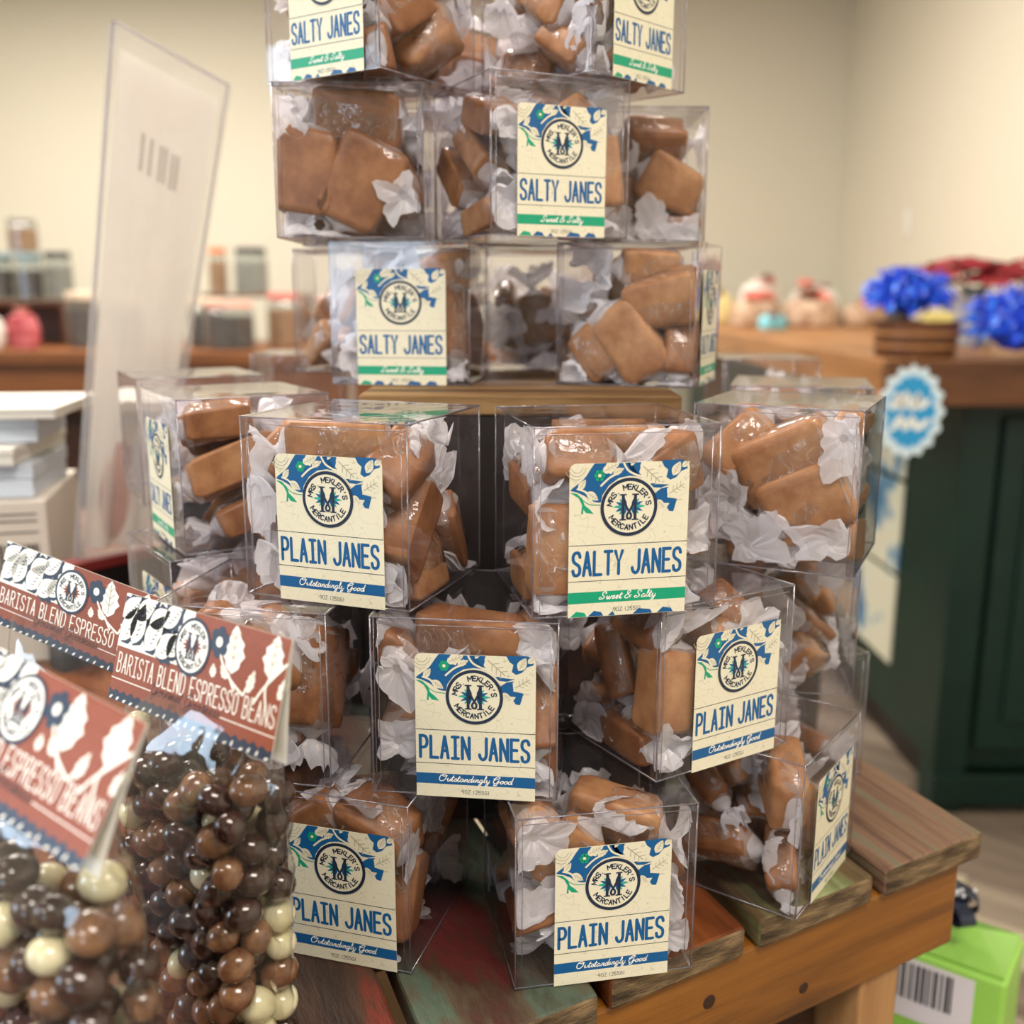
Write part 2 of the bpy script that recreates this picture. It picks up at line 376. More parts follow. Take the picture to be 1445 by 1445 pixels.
def emblem(mb, cx, cy, r, ringm, disk, ink, spr1, spr2, z, e):
    disc(mb, cx, cy, r, ringm, z, 48); disc(mb, cx, cy, r * .885, disk, z + e, 48)
    hh = r * .175
    arc_text(mb, "MRS. MEKLER'S", cx, cy, r * .605, 168, 10, hh, hh * .66, hh * .24, ink, z + 2 * e)
    arc_text(mb, "MERCANTILE", cx, cy, r * .605, 212, 328, hh, hh * .66, hh * .24, ink, z + 2 * e, True)
    for sg in (-1, 1):
        for a, L, mm in [(80, .3, spr2), (50, .36, spr1), (25, .40, spr2), (0, .46, spr1), (-25, .40, spr2), (-50, .36, spr1), (-80, .3, spr2)]:
            leaf(mb, cx + sg * r * .12, cy + r * .02, r * L, r * .11, a if sg > 0 else 180 - a, mm, z + 2 * e)
    s = r * .055
    for sg in (-1, 1):
        x = cx + sg * r * .215
        ribbon(mb, [(x, cy - r * .42), (x, cy + r * .42)], r * .105, ink, z + 3 * e, False)
        ribbon(mb, [(x - r * .12, cy + r * .43), (x + r * .12, cy + r * .43)], r * .05, ink, z + 3 * e, False)
        ribbon(mb, [(x - r * .12, cy - r * .43), (x + r * .12, cy - r * .43)], r * .05, ink, z + 3 * e, False)
        ribbon(mb, smooth([(x, cy + r * .4), (cx + sg * r * .13, cy + r * .10), (cx + sg * r * .02, cy - r * .12), (cx - sg * r * .075, cy - r * .27), (cx - sg * r * .05, cy - r * .38), (cx, cy - r * .41)], 3), r * .075, ink, z + 3 * e, False)
def zp(X, Y): # from measured print positions to label units (x right, y up from label foot, width = 1)
    u = (X - 95) / 925; v = (Y - 75 - .1027 * (X - 95)) / 1160 * LHU
    return (u, LHU - v)
LHU = 1.262; LW = 0.0565; LH = LW * LHU
def make_label(salty):
    global CLIP
    CLIP = (-.499 * LW, .499 * LW, 0, LH - .0004)
    e = 5e-5
    card = MB()
    pts = [(-.5, 0), (.5, 0)]
    rr = .055
    pts += [(.5 - rr + rr * math.cos(R(a)), LHU - rr + rr * math.sin(R(a))) for a in (0, 22, 45, 68, 90)]
    pts += [(-.5 + rr + rr * math.cos(R(a)), LHU - rr + rr * math.sin(R(a))) for a in (90, 112, 135, 158, 180)]
    card.prism([(x * LW, y * LW) for x, y in pts], 0, 0.0002, M['paper'])
    fl = MB(); z = 0.0002 + e
    class Sc:  # scales label units to metres
        pass
    def P(lst): return [((a - .5) * LW, b * LW) for a, b in [zp(*q) for q in lst]]
    B = M['blue']
    poly(fl, P([(100, 272), (180, 205), (240, 150), (282, 95), (372, 104), (392, 140), (470, 118), (560, 124), (600, 190), (640, 240), (550, 222), (470, 228), (395, 272), (345, 340), (333, 402), (270, 380), (218, 330), (160, 295)]), B, z)
    poly(fl, P([(530, 122), (640, 133), (630, 165), (700, 200), (740, 260), (860, 330), (800, 345), (742, 335), (690, 280), (600, 225), (560, 180)]), B, z)
    poly(fl, P([(742, 385), (800, 350), (865, 345), (852, 395), (850, 425), (928, 446), (902, 537), (868, 530), (850, 500), (870, 470), (800, 460), (765, 430)]), B, z)
    poly(fl, P([(795, 140), (960, 155), (1004, 185), (1002, 228), (955, 240), (915, 282), (870, 295), (838, 270), (850, 215), (820, 190)]), B, z)
    def lf(X, Y, L, wd, ang, teeth=0, m=None, vein=True):
        x, y = zp(X, Y); leaf(fl, (x - .5) * LW, y * LW, L * LW, wd * LW, ang, m or M['cream'], z + e, M['vein'] if vein else None, teeth)
    lf(165, 275, .10, .055, 55); lf(225, 300, .12, .065, -35); lf(345, 165, .15, .075, 25, 1); lf(425, 190, .10, .045, 25, 1)
    lf(640, 150, .24, .15, -42, 1); lf(560, 150, .1, .04, 60); lf(890, 265, .13, .075, 62); lf(960, 210, .09, .05, 40)
    lf(850, 405, .18, .12, 32, 1); lf(120, 250, .07, .03, 60); lf(700, 335, .08, .03, -28); lf(775, 430, .10, .045, -50)
    for pl in ([(505, 120), (540, 180), (600, 220), (680, 260), (720, 300)], [(255, 110), (200, 190), (110, 250)], [(150, 265), (220, 300), (270, 380), (335, 400)], [(620, 225), (720, 290), (850, 320)], [(330, 270), (400, 215), (470, 190)]):
        ribbon(fl, smooth(P(pl), 4), .016 * LW, M['cream'], z + 2 * e, False)
    # scroll at the upper left corner
    for rr_ in (.05, .075, .1):
        ribbon(fl, [((a - .5) * LW, b * LW) for a, b in arc(.06, LHU - .02, rr_, rr_ * 1.1, 200, 350)], .005 * LW, M['vein'], z + e, False)
    x, y = zp(322, 190); x = (x - .5) * LW; y *= LW
    for k in range(6): disc(fl, x + .027 * LW * math.cos(k * PI / 3), y + .03 * LW * math.sin(k * PI / 3), .0185 * LW, M['green'], z + 2 * e, 12)
    disc(fl, x, y, .014 * LW, M['cream'], z + 3 * e, 12)
    poly(fl, P([(98, 286), (150, 300), (195, 345), (212, 395), (245, 425), (282, 468), (225, 455), (203, 425), (200, 460), (186, 456), (192, 390), (165, 335)]), M['green'], z)
    ribbon(fl, smooth(P([(110, 290), (190, 350), (250, 395), (330, 410)]), 4), .006 * LW, M['green'], z, False)
    if salty:
        for k, (X0, X1) in enumerate([(.02, .16), (.17, .3), (.34, .4), (.55, .72), (.76, .9)]):
            poly(fl, [((X0 - .5) * LW, .003 * LW), ((X1 - .5) * LW, .003 * LW), ((X1 - .52) * LW, .035 * LW), ((X0 - .45) * LW, .048 * LW)], M['green'] if k == 0 else B, z)
    em = MB()
    emblem(em, -.005 * LW, .90 * LW, .238 * LW, M['navy'], M['cream'], M['navy'], M['teal'], M['blue'], z + 4 * e, e)
    lt = MB()
    v0 = LHU * (1 - .722)
    if salty: put_text(lt, 'SALTY JANES', -.462 * LW, v0 * LW, .190 * LW, .058 * LW, .0885 * LW, .0265 * LW, M['blue'], z)
    else: put_text(lt, 'PLAIN JANES', -.462 * LW, v0 * LW, .190 * LW, .058 * LW, .0885 * LW, .0265 * LW, M['blue'], z)
    for v in (.526, .762): ribbon(lt, [(-.5 * LW, LHU * (1 - v) * LW), (.5 * LW, LHU * (1 - v) * LW)], .005 * LW, M['navy'], z, False)
    put_text(lt, '9OZ (255G)', -.115 * LW, .028 * LHU * LW, .034 * LW, .018 * LW, .027 * LW, .0038 * LW, M['navy'], z)
    bd = MB()
    y0, y1 = LHU * (1 - .909) * LW, LHU * (1 - .834) * LW
    bd.add([(-.5 * LW, y0, z), (.5 * LW, y0, z), (.5 * LW, y1, z), (-.5 * LW, y1, z)], [(0, 1, 2, 3)], M['green'] if salty else M['blue'])
    put_script(bd, 'Sweet & Salty' if salty else 'Outstandingly Good', 0, y0 + .028 * LW, .062 * LW, .0072 * LW, M['white'], z + e, 1.2 if salty else 1.12)
    CLIP = None
    return {'label_card': card.mesh('label_card'), 'floral_print': fl.mesh('floral_print'), 'emblem': em.mesh('emblem'), 'lettering': lt.mesh('lettering'), 'colour_band': bd.mesh('colour_band')}
LAB = {'P': make_label(False), 'S': make_label(True)}

# ------------------------------------------------------------ the clear box
def make_shell():
    g = W / 2; h = H - 0.0008; mb = MB(); P = M['plastic']; n = 6
    def bow(a, b): return 0.0006 * math.sin(PI * a) * math.sin(PI * b)
    mb.grid(lambda a, b: (-g + W * a, -g - bow(a, b) * .6, h * b), n, n, P)
    mb.grid(lambda a, b: (g - W * a, g + bow(a, b) * .3, h * b), n, n, P)
    mb.grid(lambda a, b: (-g + bow(a, b), g - W * a, h * b), n, n, P)
    mb.grid(lambda a, b: (g - bow(a, b), -g + W * a, h * b), n, n, P)
    mb.grid(lambda a, b: (-g + W * a, -g + W * b, h - bow(a, b) * 2.5), n, n, P)
    mb.grid(lambda a, b: (-g + W * a, g - W * b, 0), 1, 1, P)
    return mb.mesh('clear_shell', smooth=False)
def make_seams():
    g = W / 2; h = H - 0.0008; mb = MB(); P = M['seam']; r = 0.00045
    for sx in (-1, 1):
        for sy in (-1, 1):
            mb.tube([(sx * (g - r), sy * (g - r), 0.0005), (sx * (g - r), sy * (g - r), h)], r, P, 6)
    for z in (r, h - r):
        for s in (-1, 1):
            mb.tube([(-g, s * (g - r), z), (g, s * (g - r), z)], r, P, 6)
            mb.tube([(s * (g - r), -g, z), (s * (g - r), g, z)], r, P, 6)
    q = 0.0038   # the tuck flaps show as second fine lines
    mb.tube([(-g + q, -g + .0012, .001), (-g + q, -g + .0012, h - .001)], r * .55, P, 5)
    mb.tube([(g - q, -g + .0012, .001), (g - q, -g + .0012, h * .93)], r * .55, P, 5)
    mb.tube([(-g + .0012, -g + q, .001), (-g + .0012, -g + q, h - .001)], r * .55, P, 5)
    mb.tube([(-g + .003, -g + .0012, h - q), (g - .003, -g + .0012, h - q)], r * .55, P, 5)
    return mb.mesh('folded_edges', smooth=True)
SHELL = make_shell(); SEAMS = make_seams()

# ------------------------------------------------------------ wrapped caramels
def candy_mesh(rnd, sx, sy, sz):
    bm = bmesh.new(); bmesh.ops.create_cube(bm, size=1)
    bmesh.ops.bevel(bm, geom=list(bm.edges), offset=0.17, segments=3, affect='EDGES', profile=0.55)
    sd = rnd.uniform(0, 99); vs = []
    for v in bm.verts:
        c = v.co; t = Vector((c.x * sx, c.y * sy * (1 + .16 * c.x * math.sin(sd)), c.z * sz * (1 + .18 * c.y * math.cos(sd))))
        t += noise.noise_vector(c * 1.3 + Vector((sd, 0, 0))) * 0.0022
        vs.append(t)
    fs = [[v.index for v in f.verts] for f in bm.faces]; bm.free()
    return vs, fs
def wrapper_mesh(rnd, sx, sy, sz, fl, fr):
    """rings along x: fan, neck, shoulder, body, shoulder, neck, fan -> verts, faces, material numbers"""
    n = 34; sd = rnd.uniform(0, 99); hx = sx / 2; fs_ = rnd.uniform(1.0, 1.3)
    def fan(q, L): return [(q * (hx + .006 + L * t), r * fs_, 2) for t, r in ((1, .0132), (.85, .0128), (.62, .0108), (.38, .0074), (.15, .0040))]
    L_ = fan(-1, fl) + [(-hx - .0058, .0022, 2)]
    Rr_ = [(hx + .0058, .0022, 2)] + fan(1, fr)[::-1]
    prof = L_ + [(-hx - .0035, .0046, 2), (-hx - .0008, .62, 1), (-hx + .0035, .98, 0), (0, 1.0, 0), (hx - .0035, .98, 0), (hx + .0008, .62, 1), (hx + .0035, .0046, 2)] + Rr_
    vs = []; fs = []; ms = []; tw = [rnd.uniform(-1, 1), rnd.uniform(-1, 1)]; flat = [rnd.uniform(.5, 1), rnd.uniform(.5, 1)]
    bend = [Vector((0, rnd.uniform(-.5, .5), rnd.uniform(-.5, .5))) for _ in (0, 1)]; ruf = [rnd.choice((2, 3, 4)), rnd.choice((2, 3, 4))]; pl_ = [rnd.choice((8, 9, 11)), rnd.choice((8, 10, 11))]
    for j, (x, r, kind) in enumerate(prof):
        end = 0 if x < 0 else 1
        for k in range(n):
            a = 2 * PI * k / n
            if r > .1:   # around the candy: rounded rectangle
                ca, sa = math.cos(a), math.sin(a)
                q = (abs(ca) ** 3.2 + abs(sa) ** 3.2) ** (-1 / 3.2)
                p = Vector((x, ca * q * sy / 2 * 1.07 * r, sa * q * sz / 2 * 1.09 * r))
                p += noise.noise_vector(p * 160 + Vector((sd, 3, 1))) * 0.0010
            else:
                d = max(0, abs(x) - hx - .006); t = min(1, d / .012)
                rr = r * (1 + (.26 * math.sin(ruf[end] * a + sd + 1.6 * t) + .10 * math.sin(pl_[end] * a + sd * 2)) * t)
                aa = a + tw[end] * t * 1.2
                p = Vector((x, rr * math.cos(aa), rr * math.sin(aa) * (1 - (1 - flat[end]) * t)))
                p += bend[end] * d
                s_ = 1 if x > 0 else -1
                p.x += s_ * t * (.0021 * math.sin(pl_[end] * a + 1.3 + sd) + .0030 * math.sin(ruf[end] * a + .7 * sd))
                p += noise.noise_vector(p * 100 + Vector((sd, 0, 7))) * 0.0026 * t + noise.noise_vector(p * 330 + Vector((sd, 9, 7))) * 0.0007 * t
            vs.append(p)
    for j in range(len(prof) - 1):
        a_, b_ = prof[j][2], prof[j + 1][2]; mk = 0 if a_ == b_ == 0 else (1 if min(a_, b_) < 1 else 2)
        for k in range(n):
            fs.append((j * n + k, j * n + (k + 1) % n, (j + 1) * n + (k + 1) % n, (j + 1) * n + k)); ms.append(mk)
    # the twisted necks are closed
    for j in (5, len(prof) - 6): fs.append([j * n + k for k in range(n)]); ms.append(2)
    return vs, fs, ms
def soft(v, lo, hi, m=.0055):
    if v > hi - m: v = hi - m * math.exp(-(v - hi + m) / m)
    if v < lo + m: v = lo + m * math.exp(-(lo + m - v) / m)
    return v
def soften(vs):
    g = W / 2 - .0010
    return [Vector((soft(v.x, -g, g), soft(v.y, -g, g), soft(v.z, .0010, H - .0022))) for v in vs]
def lock(vs):   # paper and candy press flat against the walls of the box
    g = W / 2 - .0012; out = []
    for v in vs:
        out.append(Vector((max(-g, min(g, v.x)), max(-g, min(g, v.y)), max(.0012, min(H - .0024, v.z)))))
    return out
def pack(rnd, nfill, pins):
    """settle capsules (three balls each) in the box; pins keep their place"""
    cap = []
    for (x, y, z, ang, el, s) in pins:
        a, e = R(ang), R(el)
        if 72 < ang < 100 and abs(el) < 35 and y < -.02: y = -.013   # its twisted end faces the labelled wall
        cap.append((Vector((x, y, z)), Vector((math.cos(e) * math.cos(a), math.cos(e) * math.sin(a), math.sin(e))), s, True))
    for k in range(nfill):
        # spread starting places over a coarse lattice
        c = Vector((rnd.uniform(-.03, .03), rnd.uniform(-.03, .03), rnd.uniform(.012, .075)))
        d = Vector((rnd.gauss(0, 1), rnd.gauss(0, 1), rnd.gauss(0, .8))).normalized()
        cap.append((c, d, rnd.uniform(.85, 1.08), False))
    n = len(cap)
    ctr = np.array([list(c[0]) for c in cap]); ax = np.array([list(c[1]) for c in cap]); pin = np.array([c[3] for c in cap])
    lo = np.array([-W / 2 + .0125, -W / 2 + .0125, .0125]); hi = np.array([W / 2 - .0125, W / 2 - .0125, H - .017])
    off = np.array([-.012, 0, .012]); rad = .0122; own = np.repeat(np.arange(n), 3)
    for it in range(160):
        b = (ctr[:, None, :] + ax[:, None, :] * off[None, :, None]).reshape(-1, 3)
        d = b[:, None, :] - b[None, :, :]; L = np.sqrt((d ** 2).sum(2)) + 1e-9
        ov = np.clip(2 * rad - L, 0, None); ov[own[:, None] == own[None, :]] = 0
        mv = (d / L[:, :, None] * ov[:, :, None]).sum(1) * .28
        mv += np.clip(lo - b, 0, None) * .9 - np.clip(b - hi, 0, None) * .9
        mv[:, 2] -= .00012
        mv = mv.reshape(n, 3, 3); lin = mv.mean(1); tor = (mv * off[None, :, None]).sum(1) / (2 * .012 ** 2)
        lin[pin] *= .06; tor[pin] *= .04
        ctr += lin; ax += tor; ax /= np.linalg.norm(ax, axis=1)[:, None]
        ctr = np.clip(ctr, lo - .003, hi + .005)
    return [(Vector(ctr[i]), Vector(ax[i]), cap[i][2]) for i in range(n)]
def word_pos(c):
    a = 'left' if c.x < -.012 else 'right' if c.x > .012 else 'centre'
    b = 'front' if c.y < -.012 else 'back' if c.y > .012 else 'middle'
    z = 'bottom' if c.z < .028 else 'top' if c.z > .058 else 'mid-height'
    return f'{z} {b} {a}'
def fill_box(mx, short, seed, nfill, pins, dark=False):
    rnd = random.Random(seed)
    for c, d, s in pack(rnd, nfill, pins):
        sx, sy, sz = rnd.uniform(.035, .041) * s, rnd.uniform(.024, .029) * s, rnd.uniform(.016, .019) * s
        up = Vector((rnd.gauss(0, 1), rnd.gauss(0, 1), rnd.gauss(0, 1)))
        if abs(c.y) > .012 and rnd.random() < .7: up = Vector((0, 1, .2))   # broad side shows at the wall
        u = d.normalized(); v = up.cross(u)
        if v.length < .05: v = u.orthogonal()
        v.normalize(); wv = u.cross(v)
        rot = Matrix((u, v, wv)).transposed().to_4x4(); loc = Matrix.Translation(c) @ rot
        root = link('wrapped_caramel', None); root.empty_display_size = .01
        tag(root, f'caramel in twisted waxed paper at {word_pos(c)} of {short}', 'candy', f'caramels in {short}')
        root.location = (mx @ Matrix.Translation(c)).to_translation()
        inv = Matrix.Translation(-root.location) @ mx
        vs, fs = candy_mesh(rnd, sx, sy, sz)
        vs = [inv @ v_ for v_ in lock([loc @ v_ for v_ in vs])]
        me = bpy.data.meshes.new('caramel_piece'); me.from_pydata(vs, [], fs); me.materials.append(M['candy_dark'] if dark or rnd.random() < .3 else M['candy'])
        me.polygons.foreach_set('use_smooth', [True] * len(fs)); link('caramel_piece', me, root)
        vs, fs, ms = wrapper_mesh(rnd, sx, sy, sz, rnd.uniform(.010, .016), rnd.uniform(.010, .016))
        vs = [inv @ v_ for v_ in soften([loc @ v_ for v_ in vs])]
        me = bpy.data.meshes.new('paper_wrapper'); me.from_pydata(vs, [], fs)
        for q in ('wrap', 'wax_mid', 'wax'): me.materials.append(M[q])
        me.polygons.foreach_set('material_index', ms); me.polygons.foreach_set('use_smooth', [m_ == 0 for m_ in ms])
        link('paper_wrapper', me, root)
def caramel_box(fl, ang, tier, kind, label, short, nfill=12, pins=(), seed=1, lz=0.0, lx=0.002, fill=True, dark=False):
    """fl: world xy of the lower left corner of the labelled face, ang: direction of that face"""
    a = R(ang); c = Vector((fl[0], fl[1])) + Vector((math.cos(a), math.sin(a))) * W / 2 + Vector((-math.sin(a), math.cos(a))) * W / 2
    z = T + tier * H + .0002
    root = thing('caramel_box', label, 'box', (c.x, c.y, z), a, 'clear boxes of wrapped caramels in the stack')
    link('clear_shell', SHELL, root); link('folded_edges', SEAMS, root)
    if kind:
        L = LAB[kind]
        card = link('label_card', L['label_card'], root, (lx, -W / 2 - .0006, lz)); card.rotation_euler = (R(90), 0, 0)
        for nm in ('floral_print', 'emblem', 'lettering', 'colour_band'): link(nm, L[nm], card)
    if nfill or pins:
        mx = Matrix.Translation((c.x, c.y, z)) @ Matrix.Rotation(a, 4, 'Z')
        fill_box(mx, short, seed, nfill, pins, dark)
    return root
F = -.030   # depth of pieces lying against the labelled face
# lowest row
caramel_box((-.133, .464), -16, 0, 'P', 'clear caramel box with blue-banded label, lowest row, beside the right espresso bean bag', 'lowest left box', 8,
            [(.028, F, .068, -5, -25, 1.1), (.032, F, .040, 20, 70, 1.0), (-.01, F, .074, 0, 20, 1), (-.034, F, .072, 90, 0, 1)], 11, dark=True, lx=.009)
caramel_box((.002, .428), 10.9, 0, 'P', 'clear caramel box with blue-banded label, lowest row, centre front on red and green plank', 'lowest centre box', 7,
            [(.006, F + .008, .074, 0, -32, 1.2), (-.018, F + .004, .064, 10, 40, .95), (-.034, F, .070, 88, 5, 1.1), (.036, F, .050, 85, 10, 1.0), (-.036, F + .005, .035, 60, -30, 1), (.036, F, .018, 92, 0, 1)], 12, lx=.003)
caramel_box((.150, .483), 54, 0, 'P', 'clear caramel box turned sideways, its blue-banded label facing right, at the table corner', 'lowest right corner box', 7,
            [(-.029, .006, .026, 88, -8, 1.15), (-.030, -.026, .066, 20, 10, 1.1), (-.032, -.034, .016, 50, 30, .9), (-.028, .02, .06, 60, 30, 1.0)], 13, lx=.004)
caramel_box((.158, .624), 20, 0, None, 'clear caramel box without visible label, lowest row, behind the sideways corner box', 'lowest rear right box', 4, (), 14)
caramel_box((-.2387, .620), -55, 0, None, 'clear caramel box at the bottom left, hidden behind the bean bags', 'lowest left rear box', 2, (), 15)
# second row
caramel_box((-.066, .4535), -6.5, 1, 'P', 'clear caramel box with blue-banded label, second row, centre front', 'second row centre box', 6,
            [(.003, F + .003, .072, 0, -3, 1.25), (-.036, F, .064, 90, 0, 1.15), (.036, F + .003, .046, 88, 78, 1.1), (-.035, F, .030, 88, 10, 1.1), (.036, F, .020, 85, 0, 1.1), (.036, F, .073, 88, 0, 1)], 21, lx=.0055)
caramel_box((.071, .463), 31.3, 1, 'P', 'clear caramel box with blue-banded label angled left, second row, right of centre', 'second row right box', 7,
            [(-.030, F, .045, 20, 85, 1.15), (-.030, F, .012, 88, 0, 1.05), (-.028, F + .002, .072, 86, 0, 1.1), (.036, F, .066, 80, 20, 1), (-.031, .004, .05, 90, 80, 1)], 22, lx=.006)
caramel_box((.116, .589), -10, 1, None, 'clear caramel box seen without label, second row, far right under the unlabelled front box', 'second row far right box', 8, (), 23)
caramel_box((.148, .682), 0, 1, None, 'clear caramel box in the second row, behind the far right one', 'second row rear right box', 2, (), 24)
caramel_box((-.1735, .472), -10, 1, None, 'clear caramel box of large dark caramels, second row, behind the bean bag header', 'second row left box', 7,
            [(-.004, F + .002, .060, 0, 8, 1.55), (.034, F + .004, .05, 80, 75, 1.3), (.02, F, .022, 85, 0, 1.1), (-.034, F, .06, 0, 0, 1.2)], 25, dark=True)
caramel_box((-.2406, .6238), -55, 1, 'S', 'clear caramel box below the leftmost labelled box, its label mostly hidden by a bean bag', 'second row far left box', 6, [(.03, F, .05, 30, 60, 1.1)], 26, lx=.018)
# third row
caramel_box((-.130, .4865), -20, 2, 'P', 'clear caramel box with blue-banded label, third row, left of centre', 'third row left box', 7,
            [(.006, F + .002, .073, 0, -14, 1.2), (-.012, F + .002, .060, 5, 25, 1.0), (.034, F, .042, 60, 80, 1.25), (.030, F, .066, 60, 25, 1), (-.034, F, .034, 85, 20, 1.1), (-.03, F, .066, 70, 30, 1.0), (.036, F, .012, 80, 0, 1)], 31, lx=.0035)
caramel_box((.0095, .446), 12, 2, 'S', 'clear caramel box with green-banded label, third row, right of centre', 'third row centre box', 7,
            [(-.008, F + .01, .071, 0, 4, 1.2), (-.033, F, .064, 88, 0, 1.15), (-.006, F, .062, 88, -5, 1.05), (.022, F, .066, 20, 8, 1.05), (-.034, F, .030, 30, 65, 1.15), (-.036, F, .012, 85, 0, 1), (.037, F, .030, 90, 0, 1)], 32, lx=.0005)
caramel_box((.0985, .554), -26, 2, None, 'clear unlabelled caramel box with large caramels, third row, rightmost of the front boxes', 'third row unlabelled right box', 6,
            [(.004, F + .004, .060, 0, 22, 1.45), (.017, F, .036, 0, 38, 1.3), (.035, F, .072, 88, 5, 1.15), (-.020, F, .044, 84, -10, 1.15), (-.026, F + .006, .072, 20, 70, 1.1), (-.026, F, .016, 86, 0, 1.1), (.028, F, .014, 75, -10, 1.15), (.002, F, .012, 86, 10, 1)], 33)
caramel_box((.141, .664), -15, 2, None, 'clear caramel box with plain lid, third row, just behind the unlabelled front box', 'third row rear right box', 5, (), 34)
caramel_box((.1940, .945), 0, 2, None, 'clear caramel box standing apart at the back right, only its lid showing', 'back right box', 3, (), 35)
caramel_box((-.2293, .636), -59, 2, 'S', 'clear caramel box with green-banded label facing left, third row, leftmost labelled box', 'third row leftmost box', 6,
            [(.018, F, .07, 80, 0, 1.1), (.032, -.012, .05, 85, 30, 1.45), (.03, 0, .02, 80, 20, 1.1), (.032, -.02, .078, 85, 15, 1.0)], 36, lx=-.004)
caramel_box((-.256, .70), 28, 2, None, 'clear caramel box at the back left, its lid seen behind the leftmost labelled box', 'back left box', 3, (), 37)
caramel_box((-.253, 1.0), 0, 2, None, 'clear caramel box farthest back on the left', 'far back left box', 2, (), 39)
# fourth row
caramel_box((-.114, .655), -5.8, 3, 'S', 'clear caramel box with green-banded label, fourth row, left, reflecting blue window light', 'fourth row left box', 12,
            [(.036, F, .040, 70, 70, 1.2), (.026, F, .074, 60, 30, 1), (.034, .01, .03, 80, 50, 1.2), (-.036, F, .03, 80, 20, 1)], 41, lx=.001)
caramel_box((.028, .660), -20, 3, None, 'clear caramel box, fourth row, right, its label on the side facing right', 'fourth row right box', 9,
            [(.022, F, .060, 0, -16, 1.15), (.006, F, .026, 0, -27, 1.35), (-.032, F, .050, 86, 0, 1.15), (.012, F, .078, 30, 10, 1), (.037, F, .024, 80, 60, .95), (-.030, F, .014, 86, 0, 1.0)], 42)
caramel_box((-.160, .765), 0, 3, None, 'clear caramel box, fourth row, behind the left labelled box', 'fourth row rear left box', 8, (), 43)
caramel_box((-.020, .770), 0, 3, None, 'clear caramel box, fourth row, behind the gap between two boxes', 'fourth row rear centre box', 9, (), 44)
# fifth row
caramel_box((-.1405, .633), 0, 4, None, 'clear unlabelled caramel box with large dark caramels, fifth row, left', 'fifth row left box', 8,
            [(.004, F + .004, .070, 0, -2, 1.3), (-.028, F, .036, 10, 82, 1.4), (.004, F, .034, 10, 62, 1.4), (-.034, F, .072, 88, 0, 1.05), (.036, F, .034, 85, 20, 1.15), (-.03, F, .010, 85, 0, .9)], 51, dark=True)
caramel_box((-.012, .594), 24.8, 4, 'S', 'clear caramel box with green-banded label, fifth row, centre', 'fifth row centre box', 10,
            [(-.036, F, .066, 86, 0, 1.0), (-.038, F, .018, 86, 0, 1.0), (.037, F, .04, 60, 70, 1.1), (-.032, 0, .05, 88, 60, 1.1), (-.033, .025, .04, 80, 20, 1.1)], 52, lx=.0)
caramel_box((-.1455, .735), 0, 4, None, 'clear caramel box, fifth row, hidden behind the left box of dark caramels', 'fifth row rear left box', 6, (), 54)
caramel_box((-.0525, .730), 0, 4, None, 'clear caramel box, fifth row, behind the centre labelled box', 'fifth row rear centre box', 7, (), 55)
caramel_box((-.062, .738), 0, 5, None, 'clear caramel box, topmost row, behind the gap between two labelled boxes', 'topmost rear box', 7, (), 56)
caramel_box((.0400, .7085), 0, 4, None, 'clear caramel box, fifth row, right, partly behind the centre labelled box', 'fifth row right box', 10, [(.01, F, .066, 0, -5, 1.15), (.03, F, .035, 20, -30, 1.1), (.036, F, .012, 80, 60, 1)], 53)
# topmost row in view
caramel_box((-.1461, .6505), -34, 5, 'S', 'clear caramel box with green-banded label facing left, topmost row, left', 'topmost left box', 12,
            [(.030, -.018, .062, 60, 70, 1.1), (.028, .012, .03, 50, 30, 1.3), (.03, -.036, .045, 80, 30, 1)], 61, lx=.005)
caramel_box((.0445, .608), 46, 5, 'S', 'clear caramel box with green-banded label facing right, topmost row, right', 'topmost right box', 13,
            [(-.028, .0, .05, 60, 30, 1.4), (-.03, -.034, .02, 80, 30, 1)], 62, lx=.001)
# the label of the fourth-row right box is on its right side face
c3 = [o for o in C.objects if o.get('label', '').startswith('clear caramel box, fourth row, right')][0]
card = link('label_card', LAB['S']['label_card'], c3, (W / 2 + .0006, .002, 0)); card.rotation_euler = (R(90), 0, R(90))
for nm in ('floral_print', 'emblem', 'lettering', 'colour_band'): link(nm, LAB['S'][nm], card)

